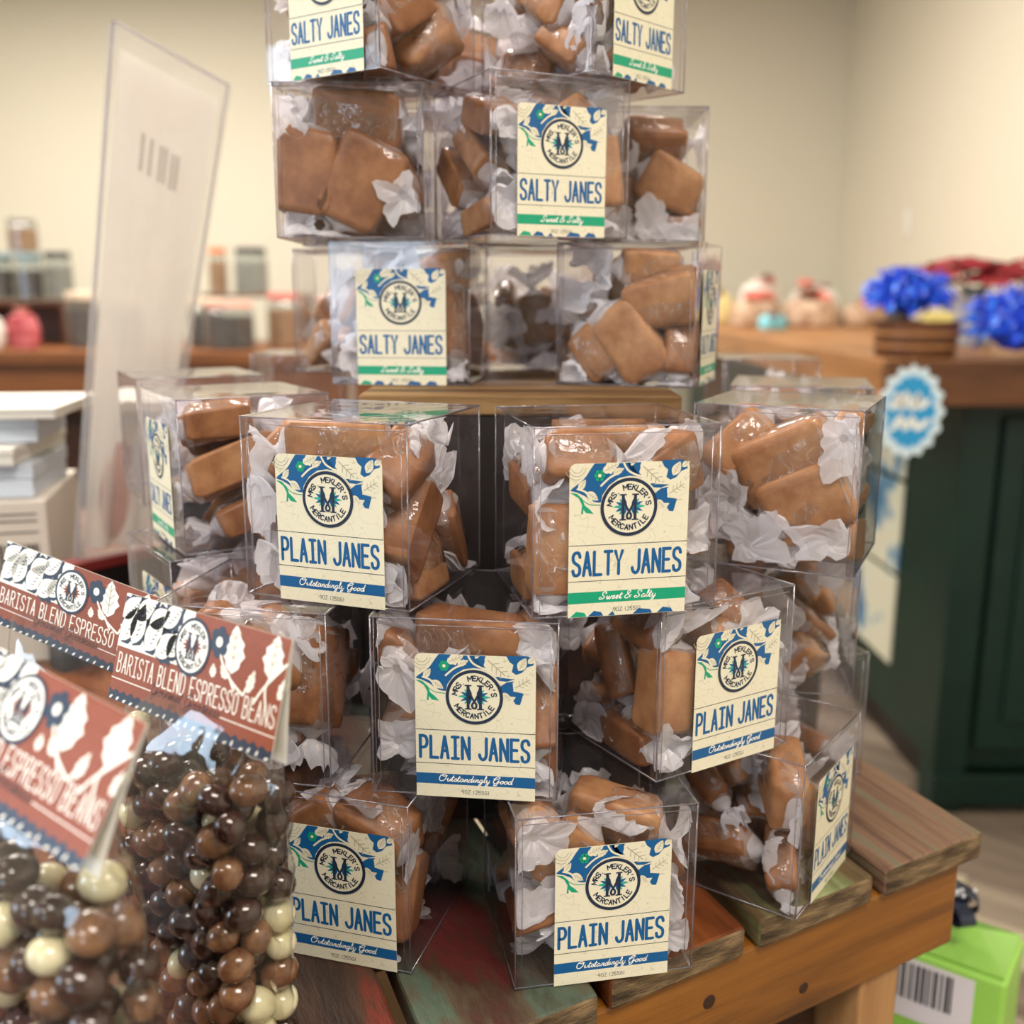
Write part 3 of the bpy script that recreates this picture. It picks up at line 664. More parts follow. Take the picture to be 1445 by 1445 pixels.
# ------------------------------------------------------------ espresso bean bags
def header_meshes():
    global CLIP
    CLIP = (0, .112, 0, .046)
    """card 1.0 wide (x from 0 left to 1), y up 0..0.40; front print"""
    Wd, Hd = .112, .046; e = 6e-5; z = e
    t = MB()
    t.grid(lambda a, b: (a * Wd, b * Hd, 0), 1, 1, M['terra'])
    t.grid(lambda a, b: (a * Wd, Hd - b * Hd, -.0003), 1, 1, M['card_white'])
    for x0 in (0, Wd): t.add([(x0, 0, 0), (x0, Hd, 0), (x0, Hd, -.0003), (x0, 0, -.0003)], [(0, 1, 2, 3)], M['card_white'])
    fl = MB(); X = lambda u: u * Wd; Y = lambda v: (1 - v) * Hd
    # white feather fronds over navy at the left
    poly(fl, [(X(0.0), Y(0)), (X(.46), Y(0)), (X(.45), Y(.2)), (X(.40), Y(.5)), (X(0), Y(.5))], M['white'], z)
    rnd = random.Random(5)
    for (u, v, ln, wd_, an) in [(.02, .46, .17, .09, 60), (.10, .46, .17, .10, 75), (.19, .48, .17, .10, 60), (.26, .49, .15, .09, 40), (.09, .22, .16, .08, 35), (.19, .24, .14, .08, 30), (.28, .22, .15, .08, 45), (.33, .46, .13, .08, 50), (.0, .24, .14, .08, 40)]:
        leaf(fl, X(u), Y(v), ln * Wd * 1.1, wd_ * Wd * 1.25, an, M['navy'], z + e, None, 1)
        leaf(fl, X(u) - .0004, Y(v) + .0006, ln * Wd, wd_ * Wd, an, M['white'], z + 2 * e, None, 0)
        ca, sa = math.cos(R(an)), math.sin(R(an))
        for k in range(6):
            b0 = (X(u) + ca * ln * Wd * (.25 + .12 * k), Y(v) + sa * ln * Wd * (.25 + .12 * k))
            ribbon(fl, [b0, (b0[0] + .0022 * math.cos(R(an - 50)), b0[1] + .0022 * math.sin(R(an - 50)))], .0004, M['navy'], z + 3 * e, False)
    # flower right of the emblem
    for k in range(6): disc(fl, X(.625) + .0040 * math.cos(k * PI / 3 + .4), Y(.19) + .0040 * math.sin(k * PI / 3 + .4), .0024, M['navy'], z + 2 * e + k * 3e-6, 14)
    disc(fl, X(.625), Y(.19), .0021, M['white'], z + 3 * e, 12)
    # pale stems and leaves on the terracotta at the right
    for (u, v, ln, wd_, an) in [(.72, .42, .17, .095, 95), (.92, .36, .15, .085, 85), (.82, .53, .085, .035, 75), (.70, .47, .06, .03, 140), (.98, .5, .1, .04, 60), (.62, .5, .05, .03, 100)]:
        leaf(fl, X(u), Y(v), ln * Wd, wd_ * Wd, an, M['white'], z + e, M['vein'], 1)
    for pl in ([(.62, .2), (.66, .35), (.72, .47), (.80, .56)], [(.70, .42), (.73, .5), (.75, .55)], [(.93, .33), (.91, .45), (.93, .6)], [(.80, .56), (.82, .45), (.83, .38)], [(.86, .6), (.90, .45), (.98, .25), (1, .2)]):
        ribbon(fl, smooth([(X(a), Y(b)) for a, b in pl], 4), .0011, M['white'], z + e, False)
    # scalloped lace along the foot
    pts = [(X(0), Y(1)), (X(0), Y(.90))]
    for k in range(41): pts.append((X(k / 40), Y(.885 + (.03 if k % 2 else 0) + rnd.uniform(0, .012))))
    pts += [(X(1), Y(1))]
    poly(fl, pts, M['navy'], z)
    for k in range(22):
        u = k / 22 + .01; leaf(fl, X(u), Y(.995), .026 * Wd, .010 * Wd, rnd.uniform(20, 70), M['card_white'], z + e)
    em = MB(); emblem(em, X(.475), Y(.30), .0118, M['navy'], M['white'], M['navy'], M['terra'], M['terra'], z + 4 * e, e)
    lt = MB()
    put_text(lt, 'BARISTA BLEND ESPRESSO BEANS', X(.025), Y(.735), .0082, .0026, .00405, .00062, M['white'], z)
    ribbon(lt, [(X(0), Y(.80)), (X(.27), Y(.80))], .0004, M['white'], z, False)
    ribbon(lt, [(X(.70), Y(.80)), (X(1), Y(.80))], .0004, M['white'], z, False)
    put_script(lt, 'Gourmet Goodness', X(.48), Y(.82), .0058, .00045, M['brownink'], z)
    put_text(lt, '8OZ (224G)', X(.40), Y(.885), .0019, .0011, .0019, .0003, M['brownink'], z)
    CLIP = None
    ms = {'header_card': t, 'floral_print': fl, 'emblem': em, 'lettering': lt}
    return {k: v.mesh(k) for k, v in ms.items()}
HD = header_meshes()
def bean_bag(TR, a, b, foot, hw, label, short, nbeans, seed, ztop=None, front=-1):
    """TR: upper right corner of the header, a: unit vector toward its left, b: unit vector down"""
    TR = Vector(TR) + Vector((0, 0, T)); a = Vector(a).normalized(); b = (Vector(b) - a * Vector(b).dot(a)).normalized()
    Wd, Hd = .112, .046
    TL = TR + a * Wd; BL = TL + b * Hd; nrm = (-a).cross(-b)     # toward the camera
    u = Vector((-a.x, -a.y, 0)).normalized(); dpt = Vector((-u.y, u.x, 0))   # u: to the right, dpt: away
    foot = Vector((foot[0], foot[1], T + .0005))
    root = thing('espresso_bean_bag', label, 'bag', foot, 0, 'bags of chocolate espresso beans')
    mx = Matrix((-a, -b, nrm)).transposed().to_4x4(); mx.translation = BL - foot
    first = HD['header_card']
    o = link('header_card', first, root); o.matrix_local = mx
    for nm in ('floral_print', 'emblem', 'lettering'): link(nm, HD[nm], o)
    # the folded-over back flap, splayed away from the front
    back = MB()
    back.grid(lambda p, q: Vector((p * Wd, Hd - q * Hd * 1.02, -.0004 - .0075 * q ** 1.3)), 2, 4, M['card_white'])
    back.grid(lambda p, q: Vector((p * Wd, Hd - q * Hd * 1.02, -.0008 - .0075 * q ** 1.3)), 2, 4, M['card_white'])
    o2 = back.build('header_back_flap', root); o2.matrix_local = mx
    # cellophane: flat under the header, swelling to a pillow
    topc = TR + a * Wd / 2 + b * Hd * .6 - nrm * .0035 - foot
    rnd = random.Random(seed)
    nb, na = 44, 26
    hgt = topc.z; vs = []
    def section(t):
        # t 0 foot .. 1 top
        c = Vector((0, 0, 0)).lerp(topc, t); c.x = topc.x * t ** 2; c.y = topc.y * t ** 2; c.z = topc.z * t
        w_ = hw * (1 + .06 * math.sin(PI * t)) if t < .8 else hw * (1 + (.10) * (t - .8) / .2)
        d_ = .0215 * (1 - .05 * t) if t < .68 else .0215 * max(.045, math.cos((t - .68) / .32 * PI / 2) ** .8)
        if t < .06: d_ *= .8 + 3.3 * t
        return c, w_, d_
    for j in range(na + 1):
        t = j / na; c, w_, d_ = section(t)
        sag = u * (1 - t) + (-a) * t
        for k in range(nb):
            an = 2 * PI * k / nb; ca, sa = math.cos(an), math.sin(an)
            x = (abs(ca) ** .75) * (1 if ca > 0 else -1) * w_; y = (abs(sa) ** .7) * (1 if sa > 0 else -1) * d_
            p = c + sag * x + dpt * y
            p += noise.noise_vector(p * 60 + Vector((seed, 0, 0))) * .0032 * (1 if .03 < t < .9 else .2)
            p += noise.noise_vector(p * 110 + Vector((seed, 5, 0))) * .0012 * (1 if t < .9 else .2)
            p.z = max(p.z, 0.0)
            vs.append(p)
    m = MB()
    m.add(vs, [(j * nb + k, j * nb + (k + 1) % nb, (j + 1) * nb + (k + 1) % nb, (j + 1) * nb + k) for j in range(na) for k in range(nb)] + [list(range(nb))[::-1]], M['cello'])
    m.build('cellophane_bag', root, smooth=True)
    # sealed side fin
    fin = MB()
    def finp(p, q):
        t = q; c, w_, d_ = section(t); e_ = c + (u * (1 - t) - a * t) * (w_ - .001 + p * .005) + dpt * (.002 * math.sin(q * 40) + .002 * p * math.sin(q * 90))
        return e_
    fin.grid(finp, 2, 40, M['cello']); fin.build('side_seal', root)
    # beans
    n = nbeans
    zt = hgt * .80
    P_ = np.array([[rnd.uniform(-hw + .007, hw - .007), rnd.uniform(-.013, .013), rnd.uniform(.007, zt)] for _ in range(n)])
    rad = np.array([rnd.uniform(.0066, .0080) for _ in range(n)])
    for it in range(140):
        d = P_[:, None] - P_[None]; L = np.sqrt((d ** 2).sum(2)) + 1e-9; ov = np.clip(rad[:, None] + rad[None] - L, 0, None); np.fill_diagonal(ov, 0)
        P_ += (d / L[:, :, None] * ov[:, :, None]).sum(1) * .25; P_[:, 2] -= .0001
        lim = np.stack([hw - .0015 - rad, .0185 - rad], 1)
        P_[:, :2] = np.clip(P_[:, :2], -lim, lim); P_[:, 2] = np.clip(P_[:, 2], rad + .001, None)
    # one shared mesh per kind
    for i in range(n):
        k = rnd.choices(['dark', 'milk', 'white'], [.5, .3, .2])[0]
        t = min(1, P_[i, 2] / hgt); c, w_, d_ = section(t)
        o = link('espresso_bean', BEAN[k]); s = rad[i] / .0064
        o.location = foot + Vector((c.x, c.y, 0)) + u * P_[i, 0] + dpt * P_[i, 1] + Vector((0, 0, P_[i, 2]))
        o.rotation_euler = (rnd.uniform(-.6, .6), rnd.uniform(-.6, .6) + (0 if rnd.random() < .7 else 1.4), rnd.uniform(0, 6.28)); o.scale = (s, s, s)
        hz = ['bottom', 'lower', 'middle', 'upper', 'topmost'][min(4, int(P_[i, 2] / zt * 5))]
        hx = 'left' if P_[i, 0] < -.015 else 'right' if P_[i, 0] > .015 else 'centre'
        dp = 'front' if P_[i, 1] < 0 else 'back'
        nm = {'dark': 'glossy dark chocolate', 'milk': 'mottled milk chocolate', 'white': 'ivory white chocolate'}[k]
        tag(o, f'{nm} coated bean, {hz} {hx} {dp} in the {short}', 'bean', f'{nm} beans in the {short}')
BEAN = {}
for k in ('dark', 'milk', 'white'):
    mb = MB(); mb.ball((0, 0, 0), .0064, M['bean_' + k], 16, (1.12, .98, .94)); BEAN[k] = mb.mesh('espresso_bean', True)
bean_bag((-.081, .362, .197), (-.088, .071, -.003), (-.003, -.014, -.041), (-.133, .403), .044,
         'cellophane bag of espresso beans with terracotta header card, beside the lowest left caramel box', 'right bean bag', 155, 3)
bean_bag((-.110, .290, .195), (-.070, .052, .006), (-.014, -.018, -.037), (-.163, .318), .050,
         'cellophane bag of espresso beans nearest the camera, its tilted header cut by the left edge', 'nearest bean bag', 125, 4)
bean_bag((-.177, .497, .172), (-.100, .050, .018), (-.004, -.008, -.043), (-.232, .515), .046,
         'cellophane bag of espresso beans rearmost of the three, only its header showing', 'rearmost bean bag', 14, 5)

# ------------------------------------------------------------ plank table
e_dir = Vector((.863, .505)).normalized(); p_dir = Vector((-.36, .933)).normalized()
def plank_mat(k, stops): return wood('weathered_plank_%d' % k, stops, 3.2, (16, 1.3, 16), .62, .7)
gr = srgb
PM = [
 wood('weathered_plank_grey', [(.28, gr(38, 26, 20)), (.40, gr(100, 74, 60)), (.50, gr(132, 102, 80)), (.58, gr(112, 108, 88)), (.75, gr(156, 128, 98))], 3.2, (26, 1.0, 26), .6, .9),
 wood('weathered_plank_green', [(.3, gr(58, 42, 28)), (.45, gr(96, 78, 50)), (.55, gr(110, 118, 78)), (.7, gr(140, 146, 104))], 3.2, (14, 1.5, 14), .6, .9),
 wood('weathered_plank_orange', [(.3, gr(58, 28, 14)), (.45, gr(104, 54, 26)), (.6, gr(128, 72, 36)), (.75, gr(84, 46, 28))], 3.2, (14, 1.5, 14), .45, .6),
 mat('painted_plank_red_green', gr(90, 50, 36), .6, .3, stops=[(.30, gr(46, 34, 26)), (.40, gr(84, 30, 28)), (.47, gr(66, 44, 34)), (.53, gr(80, 68, 52)), (.58, gr(76, 90, 76)), (.66, gr(64, 52, 38)), (.74, gr(116, 108, 90))], scale=7, stretch=(3.2, 1, 3), bump=.9, bscale=60, detail=9),
 mat('painted_plank_brown_red', gr(70, 36, 26), .5, .35, stops=[(.4, gr(40, 26, 18)), (.52, gr(62, 40, 28)), (.58, gr(106, 38, 24)), (.63, gr(60, 36, 26))], scale=7, stretch=(5, 1, 5), bump=.7, bscale=50, detail=9)]
M['end'] = wood('sawn_end', [(.3, gr(60, 46, 32)), (.5, gr(104, 84, 60)), (.7, gr(150, 124, 90))], 14, (3, 3, 14), .8, .8)
M['pine'] = wood('stained_pine', [(.28, gr(78, 44, 14)), (.45, gr(128, 78, 24)), (.6, gr(148, 94, 34)), (.74, gr(100, 58, 18))], 3.0, (1.2, 16, 16), .38, .25, .4)
M['pine_pale'] = wood('pale_pine', [(.3, gr(140, 96, 58)), (.6, gr(178, 134, 88))], 3.0, (16, 16, 1.2), .55, .3)
M['dark_wood'] = wood('dark_wood', [(.3, gr(34, 20, 14)), (.6, gr(62, 36, 22))], 3.0, (2, 14, 14), .6, .3)
tbl = thing('plank_table', 'rustic plank display table with stained pine apron under the caramel boxes', 'table', (.0, .75, 0))
def loc2(v): return (v[0], v[1] - .75)
def end_pt(x): return Vector((x, .575 + .585 * (x - .291)))
xr = .291
rp = random.Random(8)
for k in range(11):
    xl = xr - .0745
    A, B = end_pt(xl), end_pt(xr); j = Vector((e_dir.y, -e_dir.x)) * rp.uniform(-.002, .003)
    if k == 4: j += Vector((e_dir.y, -e_dir.x)) * .01
    A += j; B += j; L = 1.15 + .43 * (k * .083) 
    pts = [loc2(A), loc2(B), loc2(B + p_dir * L), loc2(A + p_dir * L)]
    mb = MB(); z1 = T + rp.uniform(-.0006, 0)
    pa = math.atan2(p_dir.y, p_dir.x) - PI / 2; rm = Matrix.Rotation(-pa, 2); o2_ = Vector(pts[1]); pts = [rm @ (Vector(p) - o2_) for p in pts]
    mb.prism(pts, T - .0175, z1, PM[[0, 1, 2, 3, 4, 2, 4, 0, 3, 1, 4][k]])
    me = mb.mesh('plank', bevel=.0022)
    # end grain on the faces of the sawn ends
    me.materials.append(M['end'])
    for f in me.polygons:
        if f.normal.y < -.6 and abs(f.normal.z) < .7: f.material_index = 1
    po = link('plank', me, tbl, (o2_.x, o2_.y, 0)); po.rotation_euler = (0, 0, pa)
    xr = xl - .0090
nrm2 = Vector((e_dir.y, -e_dir.x))    # outward from the end face
def obox(name, x0, length, depth, z0, z1, m, parent, inset=.006, bev=.002):
    """board parallel to the plank ends; x0 its right end, inset from the ends line"""
    A = end_pt(x0) - nrm2 * inset
    ang = math.atan2(e_dir.y, e_dir.x)
    mb = MB(); mb.box(-length, 0, 0, depth, z0, z1, m)
    o = mb.build(name, parent, bevel=bev); o.location = (A.x, A.y - .75, 0); o.rotation_euler = (0, 0, ang)
    return o
obox('apron', .280, .95, .022, T - .0745, T - .018, M['pine'], tbl)
lg = obox('leg', .243, .034, .060, .0, T - .0745, M['pine_pale'], tbl, .010)
obox('inner_post', .206, .045, .05, .0, T - .03, M['dark_wood'], tbl, .035)
obox('leg', -.56, .04, .06, 0, T - .0745, M['pine_pale'], tbl, .010)
for k in range(2):
    A = end_pt([.22, -.5][k]) + p_dir * 1.0
    mb = MB(); mb.box(-.02, .02, -.03, .03, 0, T - .018, M['pine_pale']); o = mb.build('leg', tbl, (A.x, A.y - .75, 0), bevel=.002)
for k in range(7):
    B = end_pt(.175 - k * .105) - nrm2 * (.07); A = B - Vector((.092, .0535)) * (1 if k < 2 else 1.125)
    pts = [loc2(A), loc2(B), loc2(B + p_dir * .85), loc2(A + p_dir * .85)]
    mb = MB(); mb.prism(pts, T - .30, T - .284, M['pine_pale'] if k < 2 else M['dark_wood']); mb.build('shelf_slat', tbl, bevel=.0015)  # rear slats coloured dark to put shade into the gaps between planks
obox('shelf_bearer', .28, .95, .03, T - .33, T - .3005, M['dark_wood'], tbl, .09)
obox('added_batten', .27, .90, .07, T - .037, T - .0180, M['dark_wood'], tbl, .11)  # unseen board added to block a bright slit between the planks
obox('added_batten', .20, .80, .07, T - .037, T - .0180, M['dark_wood'], tbl, .50)
# knots in the apron
kn = MB()
for (s_, zz, r_) in [(.20, T - .040, .0042), (.13, T - .058, .0035), (.285, T - .05, .003)]:
    kn.lathe([(r_, 0), (r_ * .9, .0004)], M['dark_wood'], 14, Matrix.Translation((-s_, 0, zz)) @ Matrix.Rotation(R(90), 4, 'X'))
ap = [o for o in C.objects if o.name == 'apron'][0]
kn.build('knot', ap)
# hidden risers that carry the upper and rear rows
def riser(name, x0, x1, y0, y1, z0, z1, label, mat_='dark_wood'):
    t = thing(name, label, 'riser', ((x0 + x1) / 2, (y0 + y1) / 2, z0)); hx, hy = (x1 - x0) / 2, (y1 - y0) / 2; h = z1 - z0
    mb = MB(); mb.box(-hx, hx, -hy, hy, h - .012, h, M['board']); mb.build('top_board', t, bevel=.0015)
    for s in (-1, 1):
        mb = MB(); mb.box(-hx + .004, hx - .004, s * (hy - .004) - .004, s * (hy - .004) + .004, 0, h - .0125, M['black']); mb.build('panel', t)
        mb = MB(); mb.box(s * (hx - .004) - .004, s * (hx - .004) + .004, -hy + .0085, hy - .0085, 0, h - .0125, M['black']); mb.build('panel', t)
    return t
M['black'] = mat('near_black', gr(22, 15, 13), .5)  # riser panels near black: the shade of the stack's gaps put into colour
M['board'] = wood('riser_board', [(.3, gr(60, 40, 24)), (.5, gr(106, 76, 44)), (.68, gr(146, 116, 76))], 3, (1.2, 14, 14), .6, .6)
riser('wooden_riser', -.088, .098, .5905, .900, T, T + 3 * H - .0002, 'wooden riser in the middle of the stack, its top board showing under the fourth row')
riser('wooden_riser', -.275, -.115, .775, 1.10, T, T + 2 * H - .0002, 'low wooden riser behind the stack at the left')
riser('wooden_crate', .190, .300, .930, 1.06, 0.0, T + 2 * H - .0002, 'tall dark wooden crate standing on the floor behind the stack')

exec_bg = True
# ------------------------------------------------------------ things on the table at the left
# red edged box carrying the clear sleeve
t = thing('dark_red_box', 'dark box with red edge under the tall clear sleeve', 'box', (-.372, .865, T), math.atan2(.06, .045))
M['darkred'] = mat('dark_red_card', gr(120, 40, 36), .5); M['black'] = mat('near_black', gr(26, 18, 16), .5)
mb = MB(); mb.box(-.03, .085, -.001, .018, 0, .084, M['black']); mb.build('body', t, bevel=.001)
mb = MB(); mb.box(-.032, .087, -.003, .020, .0845, .094, M['darkred']); mb.build('lid', t, bevel=.001)
# tall clear sleeve
M['sleeve'] = film('clear_sleeve', (.93, .92, .91), 1.6, .06, haze=.16, hcol=(.95, .93, .90), bump=.3, bscale=9)
M['insert'] = film('frosted_insert', (.92, .90, .88), .8, .25, haze=.80, hcol=(.90, .85, .80), bump=.5, bscale=14, transl=.4)
M['faint'] = film('faint_print', (.9, .88, .86), .3, .4, haze=.6, hcol=(.55, .52, .50)); M['pinkp'] = film('pink_print', (.9, .75, .72), .3, .4, haze=.5, hcol=srgb(214, 160, 150), transl=.3)
sl = thing('clear_sleeve', 'tall clear plastic sleeve with frosted insert standing left of the stack', 'sleeve', (-.352, .89, T + .096))
BLp, BRp, TRp, TLp = [Vector(v) for v in ((-.375, .865, .0965), (-.325, .925, .0975), (-.240, .935, .498), (-.312, .872, .534))]
org = Vector((-.352, .89, .096)); th = Vector((-.80, .60, 0)).normalized() * .012
def slp(a, b): return BLp.lerp(BRp, a).lerp(TLp.lerp(TRp, a), b) - org
mb = MB()
for off in (0, 1):
    mb.grid(lambda a, b: slp(a, b) + th * off + th * (.5 if off else -.5) * math.sin(PI * a) * math.sin(PI * b), 6, 12, M['sleeve'])
for a in (0, 1): mb.grid(lambda p, q: slp(a, q) + th * p, 1, 8, M['sleeve'])
for b in (0, 1): mb.grid(lambda p, q: slp(p, b) + th * q, 4, 1, M['sleeve'])
mb.build('sleeve_wall', sl, smooth=True)
mb = MB(); mb.grid(lambda a, b: slp(.07 + .86 * a, .01 + .95 * b) + th * (.5 + .38 * math.sin(a * 17 + 3 * b) * (1 - b)), 30, 14, M['insert'])
mb.build('frosted_insert', sl, smooth=True)
mb = MB()
for k in range(20): pass
def elp(a, b):
    an = a * 2 * PI; return slp(.40 + .2 * b * math.cos(an), .13 + .105 * b * math.sin(an)) + th * .42
mb.grid(elp, 20, 3, M['pinkp']); mb.build('pink_oval_print', sl)
mb = MB()
for k, (a0, wd_) in enumerate([(.30, .02), (.38, .02), (.47, .07), (.58, .08)]):
    for q in ((0, 1) if wd_ > .05 else (0,)):
        mb.grid(lambda a, b: slp(a0 + .035 * a + q * .045, .78 + .07 * b - .05 * a0) + th * .41, 1, 1, M['faint'])
mb.build('faint_reversed_letters', sl)
mb = MB()
for a in (0, 1): mb.tube([slp(a, q / 10) + th * .5 for q in range(11)], .0012, M['seam'], 6)
mb.tube([slp(q / 6, 1) + th * .5 for q in range(7)], .0012, M['seam'], 6); mb.build('folded_edges', sl)
# cartons
M['carton'] = mat('cream_carton', gr(214, 204, 192), .55); M['bluewhite'] = mat('pale_blue_white_card', gr(206, 214, 226), .4)
M['ink'] = mat('black_ink', gr(40, 36, 36), .5); M['offwhite'] = mat('off_white_card', gr(226, 222, 214), .5)
ct = thing('cream_carton', 'large cream carton with barcode at the left edge', 'carton', (-.515, .90, T), R(14))
mb = MB(); mb.box(-.16, .10, -.05, .12, 0, .146, M['carton']); mb.build('body', ct, bevel=.0015)
mb = MB()
rb = random.Random(2); x = .052
while x < .092:
    wd_ = rb.choice((.0008, .0014, .0022)); mb.box(x, x + wd_, -.0507, -.0502, .075, .108, M['ink']); x += wd_ + rb.choice((.0008, .0012, .002))
mb.build('barcode', ct)
mb = MB()
for zz in (.134, .128, .118): mb.box(-.155, .092, -.0507, -.0502, zz, zz + .0012, M['ink'])
mb.build('printed_lines', ct)
for i, (x, y, z, sx, sy, sz, rz, m_, lb) in enumerate([
    (-.53, .93, .1465, .10, .06, .030, 10, 'bluewhite', 'pale blue white flat box lying on the cream carton'),
    (-.545, .93, .1769, .11, .07, .016, 6, 'offwhite', 'off-white thin carton, middle of the pile on the cream carton'),
    (-.53, .94, .1934, .10, .06, .022, 12, 'bluewhite', 'pale blue box near the top of the pile by the left edge'),
    (-.525, .94, .2160, .12, .07, .010, 8, 'offwhite', 'topmost flat off-white lid on the pile at left')]):
    t = thing('flat_carton', lb, 'carton', (x, y, T + z), R(rz), None)
    mb = MB(); mb.box(-sx, sx, -sy, sy, 0, sz * .55, M[m_]); mb.build('base', t, bevel=.001)
    mb = MB(); mb.box(-sx - .0012, sx + .0012, -sy - .0012, sy + .0012, sz * .56, sz, M[m_]); mb.build('lid', t, bevel=.001)
    if i in (0, 2):
        mb = MB(); mb.box(sx * .0, sx * .18, -sy - .0017, -sy - .0013, sz * .2, sz * .55, M['ink']); mb.build('printed_patch', t)

# ------------------------------------------------------------ green gift bag under the corner
M['lime'] = mat('lime_paper', gr(150, 205, 80), .35, .5, c2=gr(162, 214, 96), scale=8)
M['lime_film'] = film('clear_wrap', (.95, 1, .92), 1.5, .05, haze=.03, bump=.8, bscale=30)
M['sticker'] = mat('white_sticker', gr(228, 220, 222), .5)
M['dotnavy'] = mat('navy_ribbon', gr(20, 30, 52), .4); M['dotwhite'] = mat('white_dot', gr(235, 236, 238), .4)
gb = thing('green_gift_box', 'lime green gift box with barcode sticker and polka dot bow below the table corner', 'gift box', (.355, .74, T - .60), R(-36))
mb = MB(); mb.box(-.065, .05, -.035, .035, 0, .415, M['lime']); mb.build('box_body', gb, bevel=.004)
mb = MB(); mb.prism([(-.062, -.033), (.047, -.033), (.047, .033), (-.062, .033)], .4155, .418, M['lime'])
mb.add([(-.062, -.033, .418), (.047, -.033, .418), (.047, .033, .418), (-.062, .033, .418), (-.03, 0, .436), (.02, 0, .432)], [(0, 1, 5, 4), (1, 2, 5), (2, 3, 4, 5), (3, 0, 4)], M['lime_film'])
mb.build('gathered_top', gb)
mb = MB(); mb.box(-.063, .028, -.0356, -.0352, .355, .408, M['sticker']); so = mb.build('barcode_sticker', gb)
mb = MB(); x = -.055
while x < .012:
    wd_ = rb.choice((.0008, .0016, .0026)); mb.box(x, x + wd_, -.0360, -.0357, .372, .404, M['ink']); x += wd_ + rb.choice((.0010, .0015, .0022))
mb.build('bars', so)
bw = MB()
def loop(cx, cy, cz, rx, rz, ang, w_):
    pts = [(cx + rx * math.cos(R(a_)) * math.cos(ang), cy + rx * math.cos(R(a_)) * math.sin(ang), cz + rz * math.sin(R(a_))) for a_ in range(0, 361, 20)]
    vs = []; per = Vector((-math.sin(ang), math.cos(ang), 0)) * w_ / 2
    for p in pts: vs += [Vector(p) - per, Vector(p) + per]
    bw.add(vs, [(2 * i, 2 * i + 1, 2 * i + 3, 2 * i + 2) for i in range(len(pts) - 1)], M['dotnavy'])
for ang in (.2, 1.1, 2.1, 2.9): loop(-.005 + .011 * math.cos(ang), .011 * math.sin(ang), .449, .013, .009, ang, .013)
for ang in (-2.2, -.8): loop(-.005 + .016 * math.cos(ang), .016 * math.sin(ang), .446, .016, .008, ang, .013)
bw.ball((-.005, 0, .445), .009, M['dotnavy'], 10)
bo = bw.build('ribbon_bow', gb, smooth=True)
mb = MB()
for k in range(26):
    ang = rb.uniform(0, 6.28); rr = rb.uniform(.006, .024); mb.ball((-.005 + rr * math.cos(ang), rr * math.sin(ang), .440 + rb.uniform(.004, .022)), .0017, M['dotwhite'], 6)
mb.build('polka_dots', bo)
pl = thing('low_plinth', 'low dark plinth on the floor carrying the green gift box', 'plinth', (.355, .74, 0), R(-36))
mb = MB(); mb.box(-.09, .08, -.06, .06, .10, .1495, M['dark_wood']); mb.build('top', pl, bevel=.002)
mb = MB(); mb.box(-.08, .07, -.05, .05, 0, .0998, M['dark_wood']); mb.build('base', pl)

# ------------------------------------------------------------ room shell
M['wall'] = mat('cream_wall_paint', gr(220, 215, 198), .75, .25, bump=.05, bscale=120)
M['ceil'] = mat('ceiling_paint', gr(225, 220, 208), .8, .2)
FL = [wood('floor_board_%s' % n_, st, 2.2, (1.2, 12, 12), .5, .2) for n_, st in (
    ('grey', [(.3, gr(112, 100, 88)), (.6, gr(148, 134, 118))]), ('pale', [(.3, gr(150, 138, 120)), (.6, gr(184, 170, 148))]), ('dark', [(.3, gr(92, 80, 70)), (.6, gr(124, 110, 96))]))]
X0, X1, Y0, Y1, ZC = -4.0, 1.72, -4.0, 5.6, 2.7
def struct(name, mb, bevel=0): return tag(mb.build(name, bevel=bevel), kind='structure')
mb = MB(); mb.box(X0, X1, Y0, Y1, -.06, -.004, FL[2]); fl_o = struct('floor', mb)
# individual boards where the photograph shows them
rf = random.Random(4); bms = {}
ang = R(-38)
fm = Matrix.Translation((.9, 1.35, 0)) @ Matrix.Rotation(ang, 4, 'Z')
for i in range(-7, 8):
    off = rf.uniform(0, 1.0)
    for j in range(-2, 3):
        key = rf.randrange(3)
        if key not in bms:
            mb = MB(); mb.box(-.4, .4, -.058, .058, -.004, .0, FL[key]); bms[key] = mb.mesh('floor_board', bevel=.0012, seg=1)
        o = link('floor_board', bms[key], fl_o); p = fm @ Vector((j * .803 + off * .8, i * .119, 0))
        if not (X0 + .45 < p.x < X1 - .45 and Y0 + .5 < p.y < Y1 - .5): bpy.data.objects.remove(o); continue
        o.location = p; o.rotation_euler = (0, 0, ang)
mb = MB(); mb.box(X0 - .1, X1 + .1, Y1, Y1 + .1, 0, ZC, M['wall']); struct('wall_back', mb)
mb = MB(); mb.box(X1, X1 + .1, Y0, Y1, 0, ZC, M['wall']); struct('wall_right', mb)
mb = MB(); mb.box(X0 - .1, X0, Y0, -1.0, 0, ZC, M['wall']); mb.box(X0 - .1, X0, .5, Y1, 0, ZC, M['wall'])
mb.box(X0 - .1, X0, -1.0, .5, 0, .95, M['wall']); mb.box(X0 - .1, X0, -1.0, .5, 2.05, ZC, M['wall']); struct('wall_left', mb)
mb = MB()
wx0, wx1, wz0, wz1 = -2.3, -1.3, .78, 1.86
mb.box(X0 - .1, wx0, Y0 - .1, Y0, 0, ZC, M['wall']); mb.box(wx1, X1 + .1, Y0 - .1, Y0, 0, ZC, M['wall'])
mb.box(wx0, wx1, Y0 - .1, Y0, 0, wz0, M['wall']); mb.box(wx0, wx1, Y0 - .1, Y0, wz1, ZC, M['wall']); struct('wall_front', mb)
M['frame'] = mat('white_frame', gr(230, 228, 222), .5)
